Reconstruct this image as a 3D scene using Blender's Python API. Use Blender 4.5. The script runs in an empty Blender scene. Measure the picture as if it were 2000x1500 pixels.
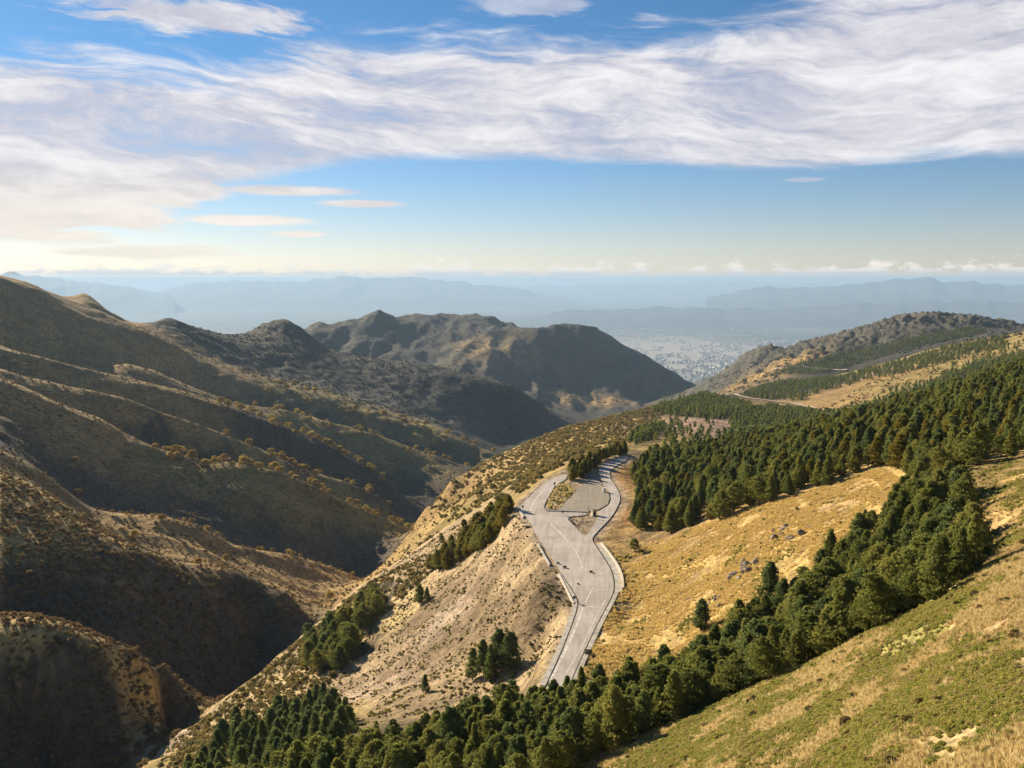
import bpy, math, random
import numpy as np
from mathutils import Vector

# ------------------------------------------------------------------ camera, sky, sun, exposure
scene = bpy.context.scene
COL = scene.collection
FPX, CX, CY = 1732.0, 1000.0, 750.0            # focal length in photo pixels, image centre
EYE = 545.0                                    # photo row of the eye level
PITCH = math.atan((CY - EYE) / FPX)
SP, CP = math.sin(PITCH), math.cos(PITCH)
SUN_AZ, SUN_EL = math.radians(-45.0), math.radians(22.5)   # left of the view direction, above the horizon
SUN_STRENGTH, SKY_STRENGTH, EXPOSURE = 5.0, 0.062, 1.0

cam = bpy.data.cameras.new('camera')
cam.lens = 36.0 * FPX / 2000.0
cam.sensor_width = 36.0
cam.clip_start, cam.clip_end = 0.5, 400000.0
cam_o = bpy.data.objects.new('camera', cam)
COL.objects.link(cam_o)
cam_o.rotation_euler = (math.pi / 2 - PITCH, 0, 0)
scene.camera = cam_o

sun = bpy.data.lights.new('sun', 'SUN')
sun.energy, sun.angle, sun.color = SUN_STRENGTH, math.radians(0.5), (1.0, 0.86, 0.66)
sun_o = bpy.data.objects.new('sun', sun)
COL.objects.link(sun_o)
sdir = Vector((math.sin(SUN_AZ) * math.cos(SUN_EL), math.cos(SUN_AZ) * math.cos(SUN_EL), math.sin(SUN_EL)))
sun_o.rotation_euler = sdir.to_track_quat('Z', 'Y').to_euler()
sun_o.location = sdir * 500

scene.view_settings.view_transform = 'Standard'
scene.view_settings.look = 'None'
scene.view_settings.exposure = EXPOSURE
scene.view_settings.gamma = 1.0
scene.view_settings.use_curve_mapping = False
scene.render.engine = 'CYCLES'
cy = scene.cycles
cy.use_denoising = True
try:
    cy.denoiser = 'OPENIMAGEDENOISE'
except Exception:
    pass
cy.use_adaptive_sampling = True
cy.adaptive_threshold = 0.02
cy.max_bounces, cy.diffuse_bounces, cy.glossy_bounces = 5, 3, 1
cy.transmission_bounces, cy.volume_bounces, cy.transparent_max_bounces = 2, 1, 4


class NT:
    """Small helper to write node trees as expressions."""
    def __init__(s, tree):
        s.t = tree; s.n = tree.nodes; s.l = tree.links
    def put(s, sock, v):
        if isinstance(v, bpy.types.NodeSocket):
            s.l.new(v, sock)
        elif v is not None:
            sock.default_value = v
    def new(s, kind, **kw):
        n = s.n.new(kind)
        for k, v in kw.items():
            setattr(n, k, v)
        return n
    def m(s, op, a, b=None, c=None, clamp=False):
        n = s.new('ShaderNodeMath', operation=op, use_clamp=clamp)
        for i, v in enumerate((a, b, c)):
            if v is not None:
                s.put(n.inputs[i], v)
        return n.outputs[0]
    def ss(s, x, lo, hi, a=0.0, b=1.0):
        n = s.new('ShaderNodeMapRange', interpolation_type='SMOOTHSTEP')
        for i, v in enumerate((x, lo, hi, a, b)):
            s.put(n.inputs[i], v)
        return n.outputs[0]
    def noise(s, vec, scale, detail=4.0, rough=0.55, dist=0.0):
        n = s.new('ShaderNodeTexNoise')
        s.put(n.inputs['Vector'], vec)
        n.inputs['Scale'].default_value = scale
        n.inputs['Detail'].default_value = detail
        n.inputs['Roughness'].default_value = rough
        n.inputs['Distortion'].default_value = dist
        return n.outputs[0]
    def vec(s, x, y, z):
        n = s.new('ShaderNodeCombineXYZ')
        for i, v in enumerate((x, y, z)):
            s.put(n.inputs[i], v)
        return n.outputs[0]
    def mix(s, f, a, b, blend='MIX'):
        n = s.new('ShaderNodeMix', data_type='RGBA', blend_type=blend)
        s.put(n.inputs[0], f)
        for i, v in ((6, a), (7, b)):
            if isinstance(v, tuple) and len(v) == 3:
                v = (*v, 1)
            s.put(n.inputs[i], v)
        return n.outputs[2]
    def curve(s, x, pts):
        n = s.new('ShaderNodeFloatCurve')
        c = n.mapping.curves[0]
        while len(c.points) < len(pts):
            c.points.new(0.5, 0.5)
        for p, (a, b) in zip(c.points, pts):
            p.location = (a, b); p.handle_type = 'AUTO'
        n.mapping.update()
        s.put(n.inputs['Value'], x)
        return n.outputs[0]


def elev(py):                                     # slope of the line of sight at a photo row
    up = (CY - py) / FPX
    return (-SP + up * CP) / (CP + up * SP)


def bear(px, py):
    up = (CY - py) / FPX
    return ((px - CX) / FPX) / (CP + up * SP)


def build_world():
    w = bpy.data.worlds.new('World')
    scene.world = w
    w.use_nodes = True
    t = NT(w.node_tree)
    t.n.clear()
    out = t.new('ShaderNodeOutputWorld')
    bg = t.new('ShaderNodeBackground')
    bg.inputs[1].default_value = SKY_STRENGTH
    t.l.new(bg.outputs[0], out.inputs[0])
    sky = t.new('ShaderNodeTexSky', sky_type='NISHITA')
    sky.sun_disc = False
    sky.sun_elevation = SUN_EL
    sky.sun_rotation = SUN_AZ
    sky.altitude = 2000
    sky.air_density, sky.dust_density, sky.ozone_density = 1.0, 0.3, 2.0
    tc = t.new('ShaderNodeTexCoord')
    sep = t.new('ShaderNodeSeparateXYZ')
    t.l.new(tc.outputs['Generated'], sep.inputs[0])
    x, y, z = sep.outputs
    hor = t.m('SQRT', t.m('ADD', t.m('MULTIPLY', x, x), t.m('MULTIPLY', y, y)))
    e = t.m('DIVIDE', z, t.m('MAXIMUM', hor, 0.02))
    a = t.m('ARCTAN2', x, y)
    # combed, warped fibres of a high cloud sheet
    w1 = t.noise(t.vec(t.m('MULTIPLY', a, 3.2), t.m('MULTIPLY', e, 8.0), 1.0), 1.0, 3, 0.5)
    w2 = t.noise(t.vec(t.m('MULTIPLY', a, 4.0), t.m('MULTIPLY', e, 9.0), 7.0), 1.0, 4, 0.55)
    aw = t.m('ADD', a, t.m('MULTIPLY', t.m('SUBTRACT', w1, 0.5), 0.16))
    ew = t.m('ADD', t.m('ADD', e, t.m('MULTIPLY', aw, 0.075)), t.m('MULTIPLY', t.m('SUBTRACT', w2, 0.5), 0.075))
    n_big = t.noise(t.vec(t.m('MULTIPLY', aw, 3.2), t.m('MULTIPLY', ew, 13.0), 0.0), 1.0, 5, 0.55)
    n_mid = t.noise(t.vec(t.m('MULTIPLY', aw, 8.0), t.m('MULTIPLY', ew, 40.0), 3.0), 1.0, 8, 0.62, 0.3)
    n_fin = t.noise(t.vec(t.m('MULTIPLY', aw, 26.0), t.m('MULTIPLY', ew, 190.0), 6.0), 1.0, 6, 0.65, 0.2)
    n_puf = t.noise(t.vec(t.m('MULTIPLY', aw, 60.0), t.m('MULTIPLY', ew, 130.0), 8.0), 1.0, 5, 0.65, 0.3)
    n_dir = t.noise(t.vec(t.m('MULTIPLY', a, 5.0), t.m('MULTIPLY', ew, 46.0), 4.0), 1.0, 7, 0.6, 0.5)
    n_dir2 = t.noise(t.vec(t.m('MULTIPLY', aw, 18.0), t.m('MULTIPLY', ew, 95.0), 5.0), 1.0, 7, 0.65, 0.3)

    def edge(pts):
        q = []
        for px, py in pts:
            az = math.atan(bear(px, py))
            q.append(((az + 0.7) / 1.4, elev(py) * math.cos(az) / 0.5 + 0.1))
        q = [(0.0, q[0][1])] + q + [(1.0, q[-1][1])]
        c = t.curve(t.m('DIVIDE', t.m('ADD', a, 0.7), 1.4, clamp=True), q)
        return t.m('MULTIPLY', t.m('SUBTRACT', c, 0.1), 0.5)
    lo = edge([(-100, 500), (150, 485), (330, 440), (440, 385), (560, 345), (720, 322), (950, 312), (1200, 322), (1500, 336),
               (1700, 328), (1850, 310), (2050, 304)])
    hi = edge([(-100, 92), (150, 90), (400, 118), (520, 108), (640, 75), (800, 78), (1000, 66), (1200, 66), (1400, 52),
               (1500, 18), (1650, -40), (2050, -80)])
    dlo = t.m('SUBTRACT', e, lo)
    dhi = t.m('SUBTRACT', hi, e)
    # ragged: lower edge crisp to the right, lobed to the left; upper edge wispy
    left = t.ss(a, -0.22, -0.36)
    nl = t.m('SUBTRACT', n_dir, 0.5)
    nl2 = t.m('SUBTRACT', n_dir2, 0.5)
    wl = t.m('ADD', 0.026, t.m('MULTIPLY', left, 0.10))
    dlo = t.m('ADD', dlo, t.m('ADD', t.m('MULTIPLY', nl, wl), t.m('MULTIPLY', nl2, 0.010)))
    dhi = t.m('ADD', dhi, t.m('ADD', t.m('MULTIPLY', nl, 0.085), t.m('MULTIPLY', t.m('SUBTRACT', n_mid, 0.5), 0.10)))
    m_lo = t.ss(dlo, -0.002, t.m('ADD', 0.016, t.m('MULTIPLY', left, 0.006)))
    m_hi = t.ss(dhi, -0.012, 0.040)
    body = t.m('MULTIPLY', m_lo, m_hi)
    thick = t.m('ADD', t.m('MULTIPLY', n_big, 0.55), t.m('ADD', t.m('MULTIPLY', n_mid, 0.32), t.m('ADD', t.m('MULTIPLY', n_fin, 0.14), t.m('MULTIPLY', n_puf, 0.10))))
    holes = t.ss(thick, 0.33, 0.57, 0.22, 1.0)
    body = t.m('MULTIPLY', body, holes)

    def lens(px, py, rx, ry, amp, gain=1.0):
        a0 = math.atan(bear(px, py))
        e0 = elev(py) * math.cos(a0)
        dx = t.m('DIVIDE', t.m('SUBTRACT', a, a0), rx / FPX)
        dy = t.m('DIVIDE', t.m('SUBTRACT', e, e0), ry / FPX)
        r = t.m('SQRT', t.m('ADD', t.m('MULTIPLY', dx, dx), t.m('MULTIPLY', dy, dy)))
        r = t.m('ADD', r, t.m('ADD', t.m('MULTIPLY', nl2, amp), t.m('MULTIPLY', nl, amp * 0.8)))
        return t.m('MULTIPLY', t.ss(r, 1.0, 0.45), gain)
    extra = None
    for q in [(390, 32, 240, 36, 1.7, 0.95), (1040, 8, 140, 26, 1.6, 0.55), (705, 398, 105, 9, 0.5), (585, 458, 66, 8, 0.5),
              (290, 492, 190, 16, 0.9), (560, 372, 160, 12, 0.7), (1570, 351, 45, 5, 0.8, 0.5), (480, 430, 150, 12, 0.8)]:
        k = lens(*q)
        extra = k if extra is None else t.m('MAXIMUM', extra, k)
    # cumulus bank low on the horizon
    C1 = t.vec(t.m('MULTIPLY', a, 46.0), t.m('MULTIPLY', e, 95.0), 9.0)
    c_n = t.noise(C1, 1.0, 7, 0.6, 0.15)
    c_w = t.noise(t.vec(t.m('MULTIPLY', a, 9.0), 0.0, 2.0), 1.0, 3, 0.5)
    thr = t.m('ADD', 0.34, t.m('MULTIPLY', t.m('MAXIMUM', t.m('SUBTRACT', e, 0.004), 0.0), 15.0))
    dens = t.m('SUBTRACT', t.m('ADD', c_n, t.m('MULTIPLY', t.m('SUBTRACT', c_w, 0.48), 0.9)), thr)
    cum = t.m('MULTIPLY', t.ss(dens, 0.0, 0.16), t.ss(t.m('ADD', e, t.m('MULTIPLY', t.m('SUBTRACT', c_w, 0.5), 0.008)), 0.001, 0.006))
    cum = t.m('MULTIPLY', cum, 0.92)
    hazefade = t.ss(e, -0.01, 0.06, 0.75, 1.0)
    alpha = t.m('MULTIPLY', t.m('MAXIMUM', body, extra), hazefade)
    alpha = t.m('MAXIMUM', alpha, cum, clamp=True)
    # cloud brightness: thin parts bright, thick parts grey-lavender
    sh = t.m('ADD', t.m('MULTIPLY', n_big, 0.35), t.m('ADD', t.m('MULTIPLY', n_mid, 0.45), t.m('ADD', t.m('MULTIPLY', n_fin, 0.05), t.m('MULTIPLY', n_puf, 0.09))))
    shade = t.ss(sh, 0.38, 0.60)
    lit = (7.8, 7.65, 7.8, 1)
    dark = (4.6, 4.6, 5.3, 1)
    cc = t.mix(shade, dark, lit)
    warm = t.ss(e, 0.14, 0.02)
    cc = t.mix(t.m('MULTIPLY', warm, 0.75), cc, (8.3, 7.3, 5.9, 1))
    # clear sky: slightly richer blue high up as in the photograph
    skc = t.mix(1.0, sky.outputs[0], t.mix(t.ss(e, 0.0, 0.20), (0.86, 0.745, 0.74), (0.47, 0.73, 0.88)), 'MULTIPLY')
    cc = t.mix(cum, cc, t.mix(t.ss(e, 0.004, 0.012), (5.2, 5.1, 5.2, 1), (8.4, 7.8, 7.0, 1)))
    t.l.new(t.mix(alpha, skc, cc), bg.inputs[0])


build_world()

# ------------------------------------------------------------------ helpers
rng = np.random.default_rng(7)
random.seed(7)


def ray(px, py):
    return bear(px, py), elev(py)


def at(px, py, Y):                                # point at forward distance Y on a line of sight
    b, s = ray(px, py)
    return (b * Y, Y, s * Y)


def on_level(px, py, z):
    b, s = ray(px, py)
    return (b * z / s, z / s)


def project(x, y, z):
    """world to photo pixels"""
    f = y * CP - z * SP
    up = y * SP + z * CP
    return CX + FPX * x / f, CY - FPX * up / f


_perm = np.random.default_rng(3).permutation(512)
_ang = np.random.default_rng(4).uniform(0, 2 * np.pi, 512)
_gx, _gy = np.cos(_ang), np.sin(_ang)


def perlin(x, y, seed=0):
    xi, yi = np.floor(x).astype(np.int64), np.floor(y).astype(np.int64)
    fx, fy = x - xi, y - yi
    ux, uy = fx * fx * fx * (fx * (fx * 6 - 15) + 10), fy * fy * fy * (fy * (fy * 6 - 15) + 10)
    def g(ix, iy, dx, dy):
        h = _perm[(_perm[(ix + seed * 37) & 511] + iy) & 511]
        return _gx[h] * dx + _gy[h] * dy
    a, b = g(xi, yi, fx, fy), g(xi + 1, yi, fx - 1, fy)
    c, d = g(xi, yi + 1, fx, fy - 1), g(xi + 1, yi + 1, fx - 1, fy - 1)
    return (a + (b - a) * ux) + ((c + (d - c) * ux) - (a + (b - a) * ux)) * uy


def fbm(x, y, lam, oct=4, seed=0, gain=0.5):
    s, amp = 0.0, 1.0
    for i in range(oct):
        s = s + amp * perlin(x / lam, y / lam, seed + i)
        lam *= 0.47; amp *= gain
    return s


def sstep(x, a, b):
    t = np.clip((x - a) / (b - a), 0, 1)
    return t * t * (3 - 2 * t)


def inside(px, py, poly):
    r = np.zeros(px.shape, bool)
    n = len(poly)
    for i in range(n):
        x0, y0 = poly[i]; x1, y1 = poly[(i + 1) % n]
        if y0 == y1:
            continue
        c = ((y0 > py) != (y1 > py)) & (px < (x1 - x0) * (py - y0) / (y1 - y0) + x0)
        r ^= c
    return r


def poly_dist(x, y, poly):
    """signed distance to a polygon, negative inside"""
    d = np.full(x.shape, 1e9)
    n = len(poly)
    for i in range(n):
        x0, y0 = poly[i]; x1, y1 = poly[(i + 1) % n]
        ex, ey = x1 - x0, y1 - y0
        t = np.clip(((x - x0) * ex + (y - y0) * ey) / (ex * ex + ey * ey), 0, 1)
        d = np.minimum(d, np.hypot(x - x0 - t * ex, y - y0 - t * ey))
    return np.where(inside(x, y, poly), -d, d)


def densify(pts, step):
    out = []
    for p, q in zip(pts[:-1], pts[1:]):
        n = max(1, int(math.dist(p[:2], q[:2]) / step))
        for k in range(n):
            out.append(tuple(a + (b - a) * k / n for a, b in zip(p, q)))
    out.append(pts[-1])
    return out


def tag(o, label=None, cat=None, group=None, kind=None):
    if label: o['label'] = label
    if cat: o['category'] = cat
    if group: o['group'] = group
    if kind: o['kind'] = kind
    return o


def mesh_obj(name, verts, faces, mat, parent=None, smooth=False, link=True):
    me = bpy.data.meshes.new(name)
    me.from_pydata([tuple(map(float, v)) for v in verts], [], [tuple(map(int, f)) for f in faces])
    if mat: me.materials.append(mat)
    if smooth:
        me.polygons.foreach_set('use_smooth', [True] * len(me.polygons))
    o = bpy.data.objects.new(name, me)
    if link: COL.objects.link(o)
    if parent: o.parent = parent
    return o


def quad_mesh(name, V, F, mat, smooth=True):
    """fast mesh from numpy arrays of quads or triangles"""
    me = bpy.data.meshes.new(name)
    k = F.shape[1]
    me.vertices.add(len(V)); me.vertices.foreach_set('co', V.astype(np.float32).ravel())
    me.loops.add(F.size); me.loops.foreach_set('vertex_index', F.astype(np.int32).ravel())
    me.polygons.add(len(F)); me.polygons.foreach_set('loop_start', np.arange(0, F.size, k, dtype=np.int32))
    if smooth:
        me.polygons.foreach_set('use_smooth', np.ones(len(F), bool))
    me.update(calc_edges=True)
    if mat: me.materials.append(mat)
    return me


def empty(name, loc=(0, 0, 0), rz=0.0):
    o = bpy.data.objects.new(name, None)
    o.location = loc; o.rotation_euler = (0, 0, rz); o.empty_display_size = 0.5
    COL.objects.link(o)
    return o


# ------------------------------------------------------------------ materials
def new_mat(name, rough=0.9):
    m = bpy.data.materials.new(name)
    m.use_nodes = True
    t = NT(m.node_tree)
    b = t.n['Principled BSDF']
    b.inputs['Roughness'].default_value = rough
    b.inputs['Specular IOR Level'].default_value = 0.15
    return m, t, b


def bump(t, b, h, strength, dist):
    n = t.new('ShaderNodeBump')
    n.inputs['Strength'].default_value = strength
    n.inputs['Distance'].default_value = dist
    t.l.new(h, n.inputs['Height'])
    t.l.new(n.outputs[0], b.inputs['Normal'])


def plain_mat(name, col, rough=0.85, var=0.25, scale=2.0):
    m, t, b = new_mat(name, rough)
    g = t.new('ShaderNodeNewGeometry')
    n = t.noise(g.outputs['Position'], scale, 4, 0.6)
    k = t.ss(n, 0.3, 0.7, 1 - var, 1 + var)
    c = t.new('ShaderNodeCombineColor')
    for i in range(3):
        t.put(c.inputs[i], t.m('MULTIPLY', k, col[i]))
    t.l.new(c.outputs[0], b.inputs['Base Color'])
    bump(t, b, n, 0.4, 0.1)
    return m


def foliage_mat(name, cols, trans=0.32):
    """leaf colour varies per plant (instance or object) and per clump"""
    m, t, b = new_mat(name, 0.75)
    oi = t.new('ShaderNodeObjectInfo')
    g = t.new('ShaderNodeNewGeometry')
    n = t.noise(g.outputs['Position'], 0.9, 2, 0.5)
    f = t.m('ADD', t.m('MULTIPLY', oi.outputs['Random'], 0.75), t.m('MULTIPLY', t.m('SUBTRACT', n, 0.5), 0.7), clamp=True)
    r = t.new('ShaderNodeValToRGB')
    el = r.color_ramp.elements
    while len(el) < len(cols):
        el.new(0.5)
    for i, c in enumerate(cols):
        el[i].position = i / (len(cols) - 1); el[i].color = (*c, 1)
    t.l.new(f, r.inputs[0])
    t.l.new(r.outputs[0], b.inputs['Base Color'])
    b.inputs['Specular IOR Level'].default_value = 0.05
    if trans:
        tr = t.new('ShaderNodeBsdfTranslucent')
        t.l.new(r.outputs[0], tr.inputs[0])
        mx = t.new('ShaderNodeMixShader')
        mx.inputs[0].default_value = trans
        t.l.new(b.outputs[0], mx.inputs[1]); t.l.new(tr.outputs[0], mx.inputs[2])
        t.l.new(mx.outputs[0], t.n['Material Output'].inputs[0])
    return m


def ground_mat():
    m, t, b = new_mat('ground_cover', 0.95)
    at_ = t.new('ShaderNodeAttribute', attribute_name='ground')
    g = t.new('ShaderNodeNewGeometry')
    P = g.outputs['Position']
    n1 = t.noise(P, 1.3, 4, 0.65)
    n2 = t.noise(P, 0.22, 5, 0.65)
    n3 = t.noise(P, 0.03, 5, 0.6)
    k = t.m('MULTIPLY', t.ss(n1, 0.3, 0.7, 0.72, 1.24), t.m('MULTIPLY', t.ss(n2, 0.3, 0.7, 0.62, 1.3), t.ss(n3, 0.3, 0.7, 0.75, 1.2)))
    kk = t.new('ShaderNodeCombineColor')
    for i in range(3):
        t.put(kk.inputs[i], k)
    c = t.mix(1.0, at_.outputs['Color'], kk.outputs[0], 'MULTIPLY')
    # low woody plants scattered through the grass
    n4 = t.noise(P, 0.55, 3, 0.55)
    c = t.mix(t.ss(n4, 0.58, 0.66, 0.0, 0.55), c, (0.085, 0.062, 0.032))
    t.l.new(c, b.inputs['Base Color'])
    h = t.m('ADD', t.m('MULTIPLY', n1, 0.25), t.m('ADD', t.m('MULTIPLY', n2, 1.3), t.m('MULTIPLY', n3, 6.0)))
    bump(t, b, h, 0.8, 1.0)
    return m


M = {}
M['ground'] = ground_mat()
M['pine'] = foliage_mat('pine_needles', [(0.185, 0.21, 0.052), (0.285, 0.29, 0.068), (0.39, 0.35, 0.085)], 0.62)
M['pine_dark'] = foliage_mat('pine_needles_blue', [(0.15, 0.19, 0.062), (0.225, 0.265, 0.078), (0.31, 0.325, 0.088)], 0.62)
M['pine_yellow'] = foliage_mat('pine_needles_yellowish', [(0.20, 0.185, 0.034), (0.28, 0.235, 0.04), (0.34, 0.265, 0.05)], 0.62)
M['oak'] = foliage_mat('oak_leaves', [(0.06, 0.066, 0.03), (0.09, 0.09, 0.038), (0.14, 0.12, 0.05)])
M['autumn'] = foliage_mat('autumn_leaves', [(0.38, 0.25, 0.075), (0.54, 0.39, 0.10), (0.62, 0.49, 0.16)], 0.6)
M['scrub'] = foliage_mat('scrub_leaves', [(0.07, 0.07, 0.028), (0.19, 0.13, 0.045), (0.12, 0.11, 0.04), (0.27, 0.18, 0.06)], 0.4)
M['heather'] = foliage_mat('heather_leaves', [(0.32, 0.33, 0.075), (0.42, 0.39, 0.09), (0.48, 0.39, 0.14), (0.46, 0.33, 0.19)], 0.6)
M['straw'] = foliage_mat('dry_grass', [(0.55, 0.395, 0.13), (0.65, 0.485, 0.185), (0.72, 0.58, 0.27)], 0.6)
M['brush'] = foliage_mat('golden_brush', [(0.17, 0.165, 0.06), (0.36, 0.27, 0.09), (0.26, 0.235, 0.09), (0.48, 0.35, 0.12), (0.30, 0.22, 0.13)], 0.55)
M['flank'] = foliage_mat('brown_scrub', [(0.17, 0.125, 0.06), (0.29, 0.20, 0.085), (0.42, 0.29, 0.12)], 0.5)
M['hay'] = foliage_mat('pale_grass', [(0.52, 0.39, 0.16), (0.64, 0.50, 0.23), (0.72, 0.60, 0.33)], 0.6)
M['bark'] = plain_mat('bark', (0.11, 0.075, 0.05), 0.9, 0.4, 3.0)
M['deadwood'] = plain_mat('dead_wood', (0.22, 0.17, 0.13), 0.9, 0.3, 3.0)
M['rock'] = plain_mat('rock', (0.22, 0.17, 0.12), 0.9, 0.45, 0.9)
M['concrete'] = plain_mat('concrete', (0.46, 0.42, 0.35), 0.85, 0.25, 0.6)
M['whitewash'] = plain_mat('whitewashed_concrete', (0.60, 0.54, 0.42), 0.8, 0.15, 0.8)
M['steel'] = plain_mat('galvanised_steel', (0.42, 0.42, 0.41), 0.5, 0.12, 2.0)
M['white_paint'] = plain_mat('white_paint', (0.78, 0.77, 0.74), 0.5, 0.06, 2.0)
M['dark_paint'] = plain_mat('dark_paint', (0.05, 0.05, 0.05), 0.5, 0.1, 2.0)
M['red_paint'] = plain_mat('rust_red_paint', (0.38, 0.15, 0.10), 0.6, 0.15, 2.0)
M['roof'] = plain_mat('grey_roof', (0.20, 0.17, 0.14), 0.8, 0.2, 2.0)

# ------------------------------------------------------------------ terrain: survey lines as (column, row, forward distance)
ROADZ = -80.0
C = []                                             # control points: bearing, ln distance, slope


LINE = {}                                          # which survey line a point belongs to; offsets of a line yield to other lines


FLANK = False


def flank_scale(px, k=0.10):                       # the spurs of the left flank swing towards the viewer as they descend
    return 1.0 - k * min(max(px / (900.0 if k < 0.2 else 600.0), -0.2), 1.0)


def cp(pts, step=None, ln=None, soft=False):
    if step:
        pts = densify(pts, step)
    for px, py, Y in pts:
        b, s = ray(px, py)
        if FLANK:
            Y = Y * flank_scale(px, FLANK)
        LINE[len(C)] = (ln, soft)
        C.append((b, math.log(Y), s))


def raw(pts):
    for b, s, Y in pts:
        C.append((b, math.log(Y), s))


# near right slope, grass
cp([(2000, 1500, 40), (1700, 1500, 52), (1400, 1500, 75), (1150, 1495, 110), (2000, 1300, 58), (1750, 1350, 72), (1550, 1400, 86),
    (1350, 1440, 100), (2000, 1150, 78), (1850, 1160, 95), (1700, 1232, 105), (1500, 1325, 112), (1300, 1420, 116), (1990, 1060, 103),
    (1900, 1110, 106)])
# gully that holds the tree band
cp([(1880, 1120, 125), (1800, 1150, 132), (1700, 1215, 138), (1500, 1310, 142), (1250, 1412, 152), (1000, 1450, 165)])
# golden slope
cp([(1400, 1240, 165), (1600, 1120, 168), (1750, 1000, 172), (1830, 940, 172), (1700, 960, 205), (1500, 1000, 226), (1300, 1052, 258),
    (1400, 1120, 205), (1230, 1100, 245), (1200, 1220, 207), (1300, 1150, 215), (1950, 1000, 135), (2000, 905, 170), (1900, 945, 165)])
# forest ground
cp([(1250, 1012, 298), (1400, 985, 262), (1550, 945, 248), (1720, 905, 228), (1850, 905, 205), (2000, 875, 205), (1300, 940, 390),
    (1500, 890, 385), (1700, 842, 360), (1900, 785, 335), (2000, 755, 335), (1250, 900, 470), (1400, 872, 520), (1550, 847, 560),
    (1700, 812, 560), (1850, 768, 540), (2000, 724, 520)])
# slope below the road
cp([(1050, 1150, 222), (1000, 1200, 235), (900, 1250, 250), (800, 1300, 260), (700, 1350, 265), (950, 1050, 328), (1000, 1022, 310),
    (900, 1100, 330), (800, 1180, 320), (700, 1260, 310), (600, 1330, 290), (450, 1440, 250), (550, 1450, 215), (700, 1430, 190),
    (900, 1400, 190), (1000, 1330, 198), (850, 1480, 145), (600, 1500, 168), (400, 1500, 222), (1060, 1270, 205)])
E1 = [(200, 1540, 235), (275, 1495, 262), (350, 1425, 300), (480, 1332, 338), (600, 1232, 372), (700, 1147, 410), (790, 1092, 430),
      (860, 1042, 445), (930, 992, 420)]
cp(E1, 60, 'E1')
cp([(px, py + (24 if px < 500 else 45), Y * (1.06 if px < 500 else 1.2)) for px, py, Y in E1], 90, 'E1', True)
# brushy slope beyond the hairpin
cp([(1046, 955, 345), (1000, 945, 470), (920, 975, 600), (1100, 890, 520), (1200, 868, 560), (1050, 885, 740), (1150, 845, 860),
    (1250, 850, 760), (1240, 880, 560), (1330, 832, 900), (1330, 800, 1120)])
E2 = [(872, 1025, 610), (838, 990, 720), (880, 945, 800), (960, 895, 900), (1100, 836, 1050), (1250, 800, 1250), (1370, 769, 1500)]
cp(E2, 60, 'E2')
cp([(px - 8, py + 22, Y * 1.22) for px, py, Y in E2], 90, 'E2', True)
# ground behind the forest, track and shoulders on the right
cp([(1400, 815, 950), (1450, 778, 1500), (1530, 785, 1400), (1600, 803, 1230), (1700, 790, 1150), (1550, 860, 720), (1750, 820, 720),
    (1950, 760, 720), (1500, 755, 1800), (1620, 745, 1800), (1700, 725, 1650), (1850, 705, 1450), (2000, 690, 1250), (1760, 768, 1150),
    (2000, 735, 900), (1900, 752, 1000)])
cp([(1650, 728, 2000), (1800, 688, 1900), (1900, 664, 1800), (2000, 648, 1650), (2150, 600, 1500)], 80)
cp([(1650, 745, 2250), (1800, 700, 2200), (1900, 680, 2150), (2000, 668, 2000)], 80)
RR = [(1372, 766, 3500), (1400, 742, 3350), (1425, 722, 3300), (1450, 703, 3200), (1475, 688, 3150), (1500, 675, 3100), (1520, 682, 3050),
      (1545, 682, 3000), (1580, 672, 2950), (1620, 660, 2900), (1660, 650, 2850), (1700, 640, 2800), (1740, 626, 2760), (1780, 619, 2730), (1830, 616, 2700),
      (1860, 621, 2680), (1900, 621, 2650), (1960, 631, 2600), (1995, 643, 2450), (2100, 640, 2400)]
cp(RR, 40, 'RR')
cp([(px, py + 40, Y * 1.2) for px, py, Y in RR], 60, 'RR', True)
cp([(1450, 752, 2500), (1550, 725, 2450), (1650, 700, 2450), (1750, 680, 2400), (1420, 764, 2700)])
# valley floor
cp([(1250, 818, 3000), (1380, 772, 4300), (1405, 765, 5600)])
FLANK = 0.10
cp([(240, 1560, 282), (330, 1455, 348), (430, 1395, 410), (520, 1350, 468), (700, 1150, 800), (850, 1055, 1130), (850, 1010, 1400), (966, 908, 1950), (1090, 852, 2600)])
# left flank: spur crests and the feet of their shaded faces
S0 = [(-250, 480, 1350), (-100, 522, 1430), (0, 547, 1500), (70, 562, 1580), (135, 588, 1720), (152, 581, 1760), (170, 577, 1800), (188, 596, 1830),
      (215, 622, 1860), (260, 633, 2000), (300, 636, 2100), (328, 622, 2200), (370, 637, 2300), (450, 657, 2450), (490, 655, 2550),
      (530, 630, 2650), (560, 626, 2700), (590, 642, 2720), (640, 686, 2700), (700, 698, 2680), (752, 704, 2660), (815, 711, 2650),
      (875, 725, 2630), (945, 739, 2620), (997, 754, 2610), (1032, 777, 2600), (1067, 798, 2600), (1088, 811, 2590)]
cp(S0, 18, 'S0')
cp([(px, py + 60, Y * 1.25) for px, py, Y in S0[:24]], 28, 'S0', True)
R2 = [(200, 640, 1620), (280, 660, 1680), (350, 684, 1740), (367, 708, 1760), (455, 741, 1790), (507, 759, 1810), (595, 772, 1830), (647, 790, 1840), (700, 805, 1850),
      (752, 822, 1860), (805, 840, 1870), (875, 855, 1880), (927, 872, 1890), (962, 884, 1900)]
cp(R2, 18, 'R2')
cp([(300, 655, 1900), (380, 690, 1990), (500, 725, 2150), (600, 748, 2200), (700, 775, 2200), (800, 800, 2200), (900, 835, 2230), (980, 862, 2280)], 28, 'R2', True)
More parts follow.
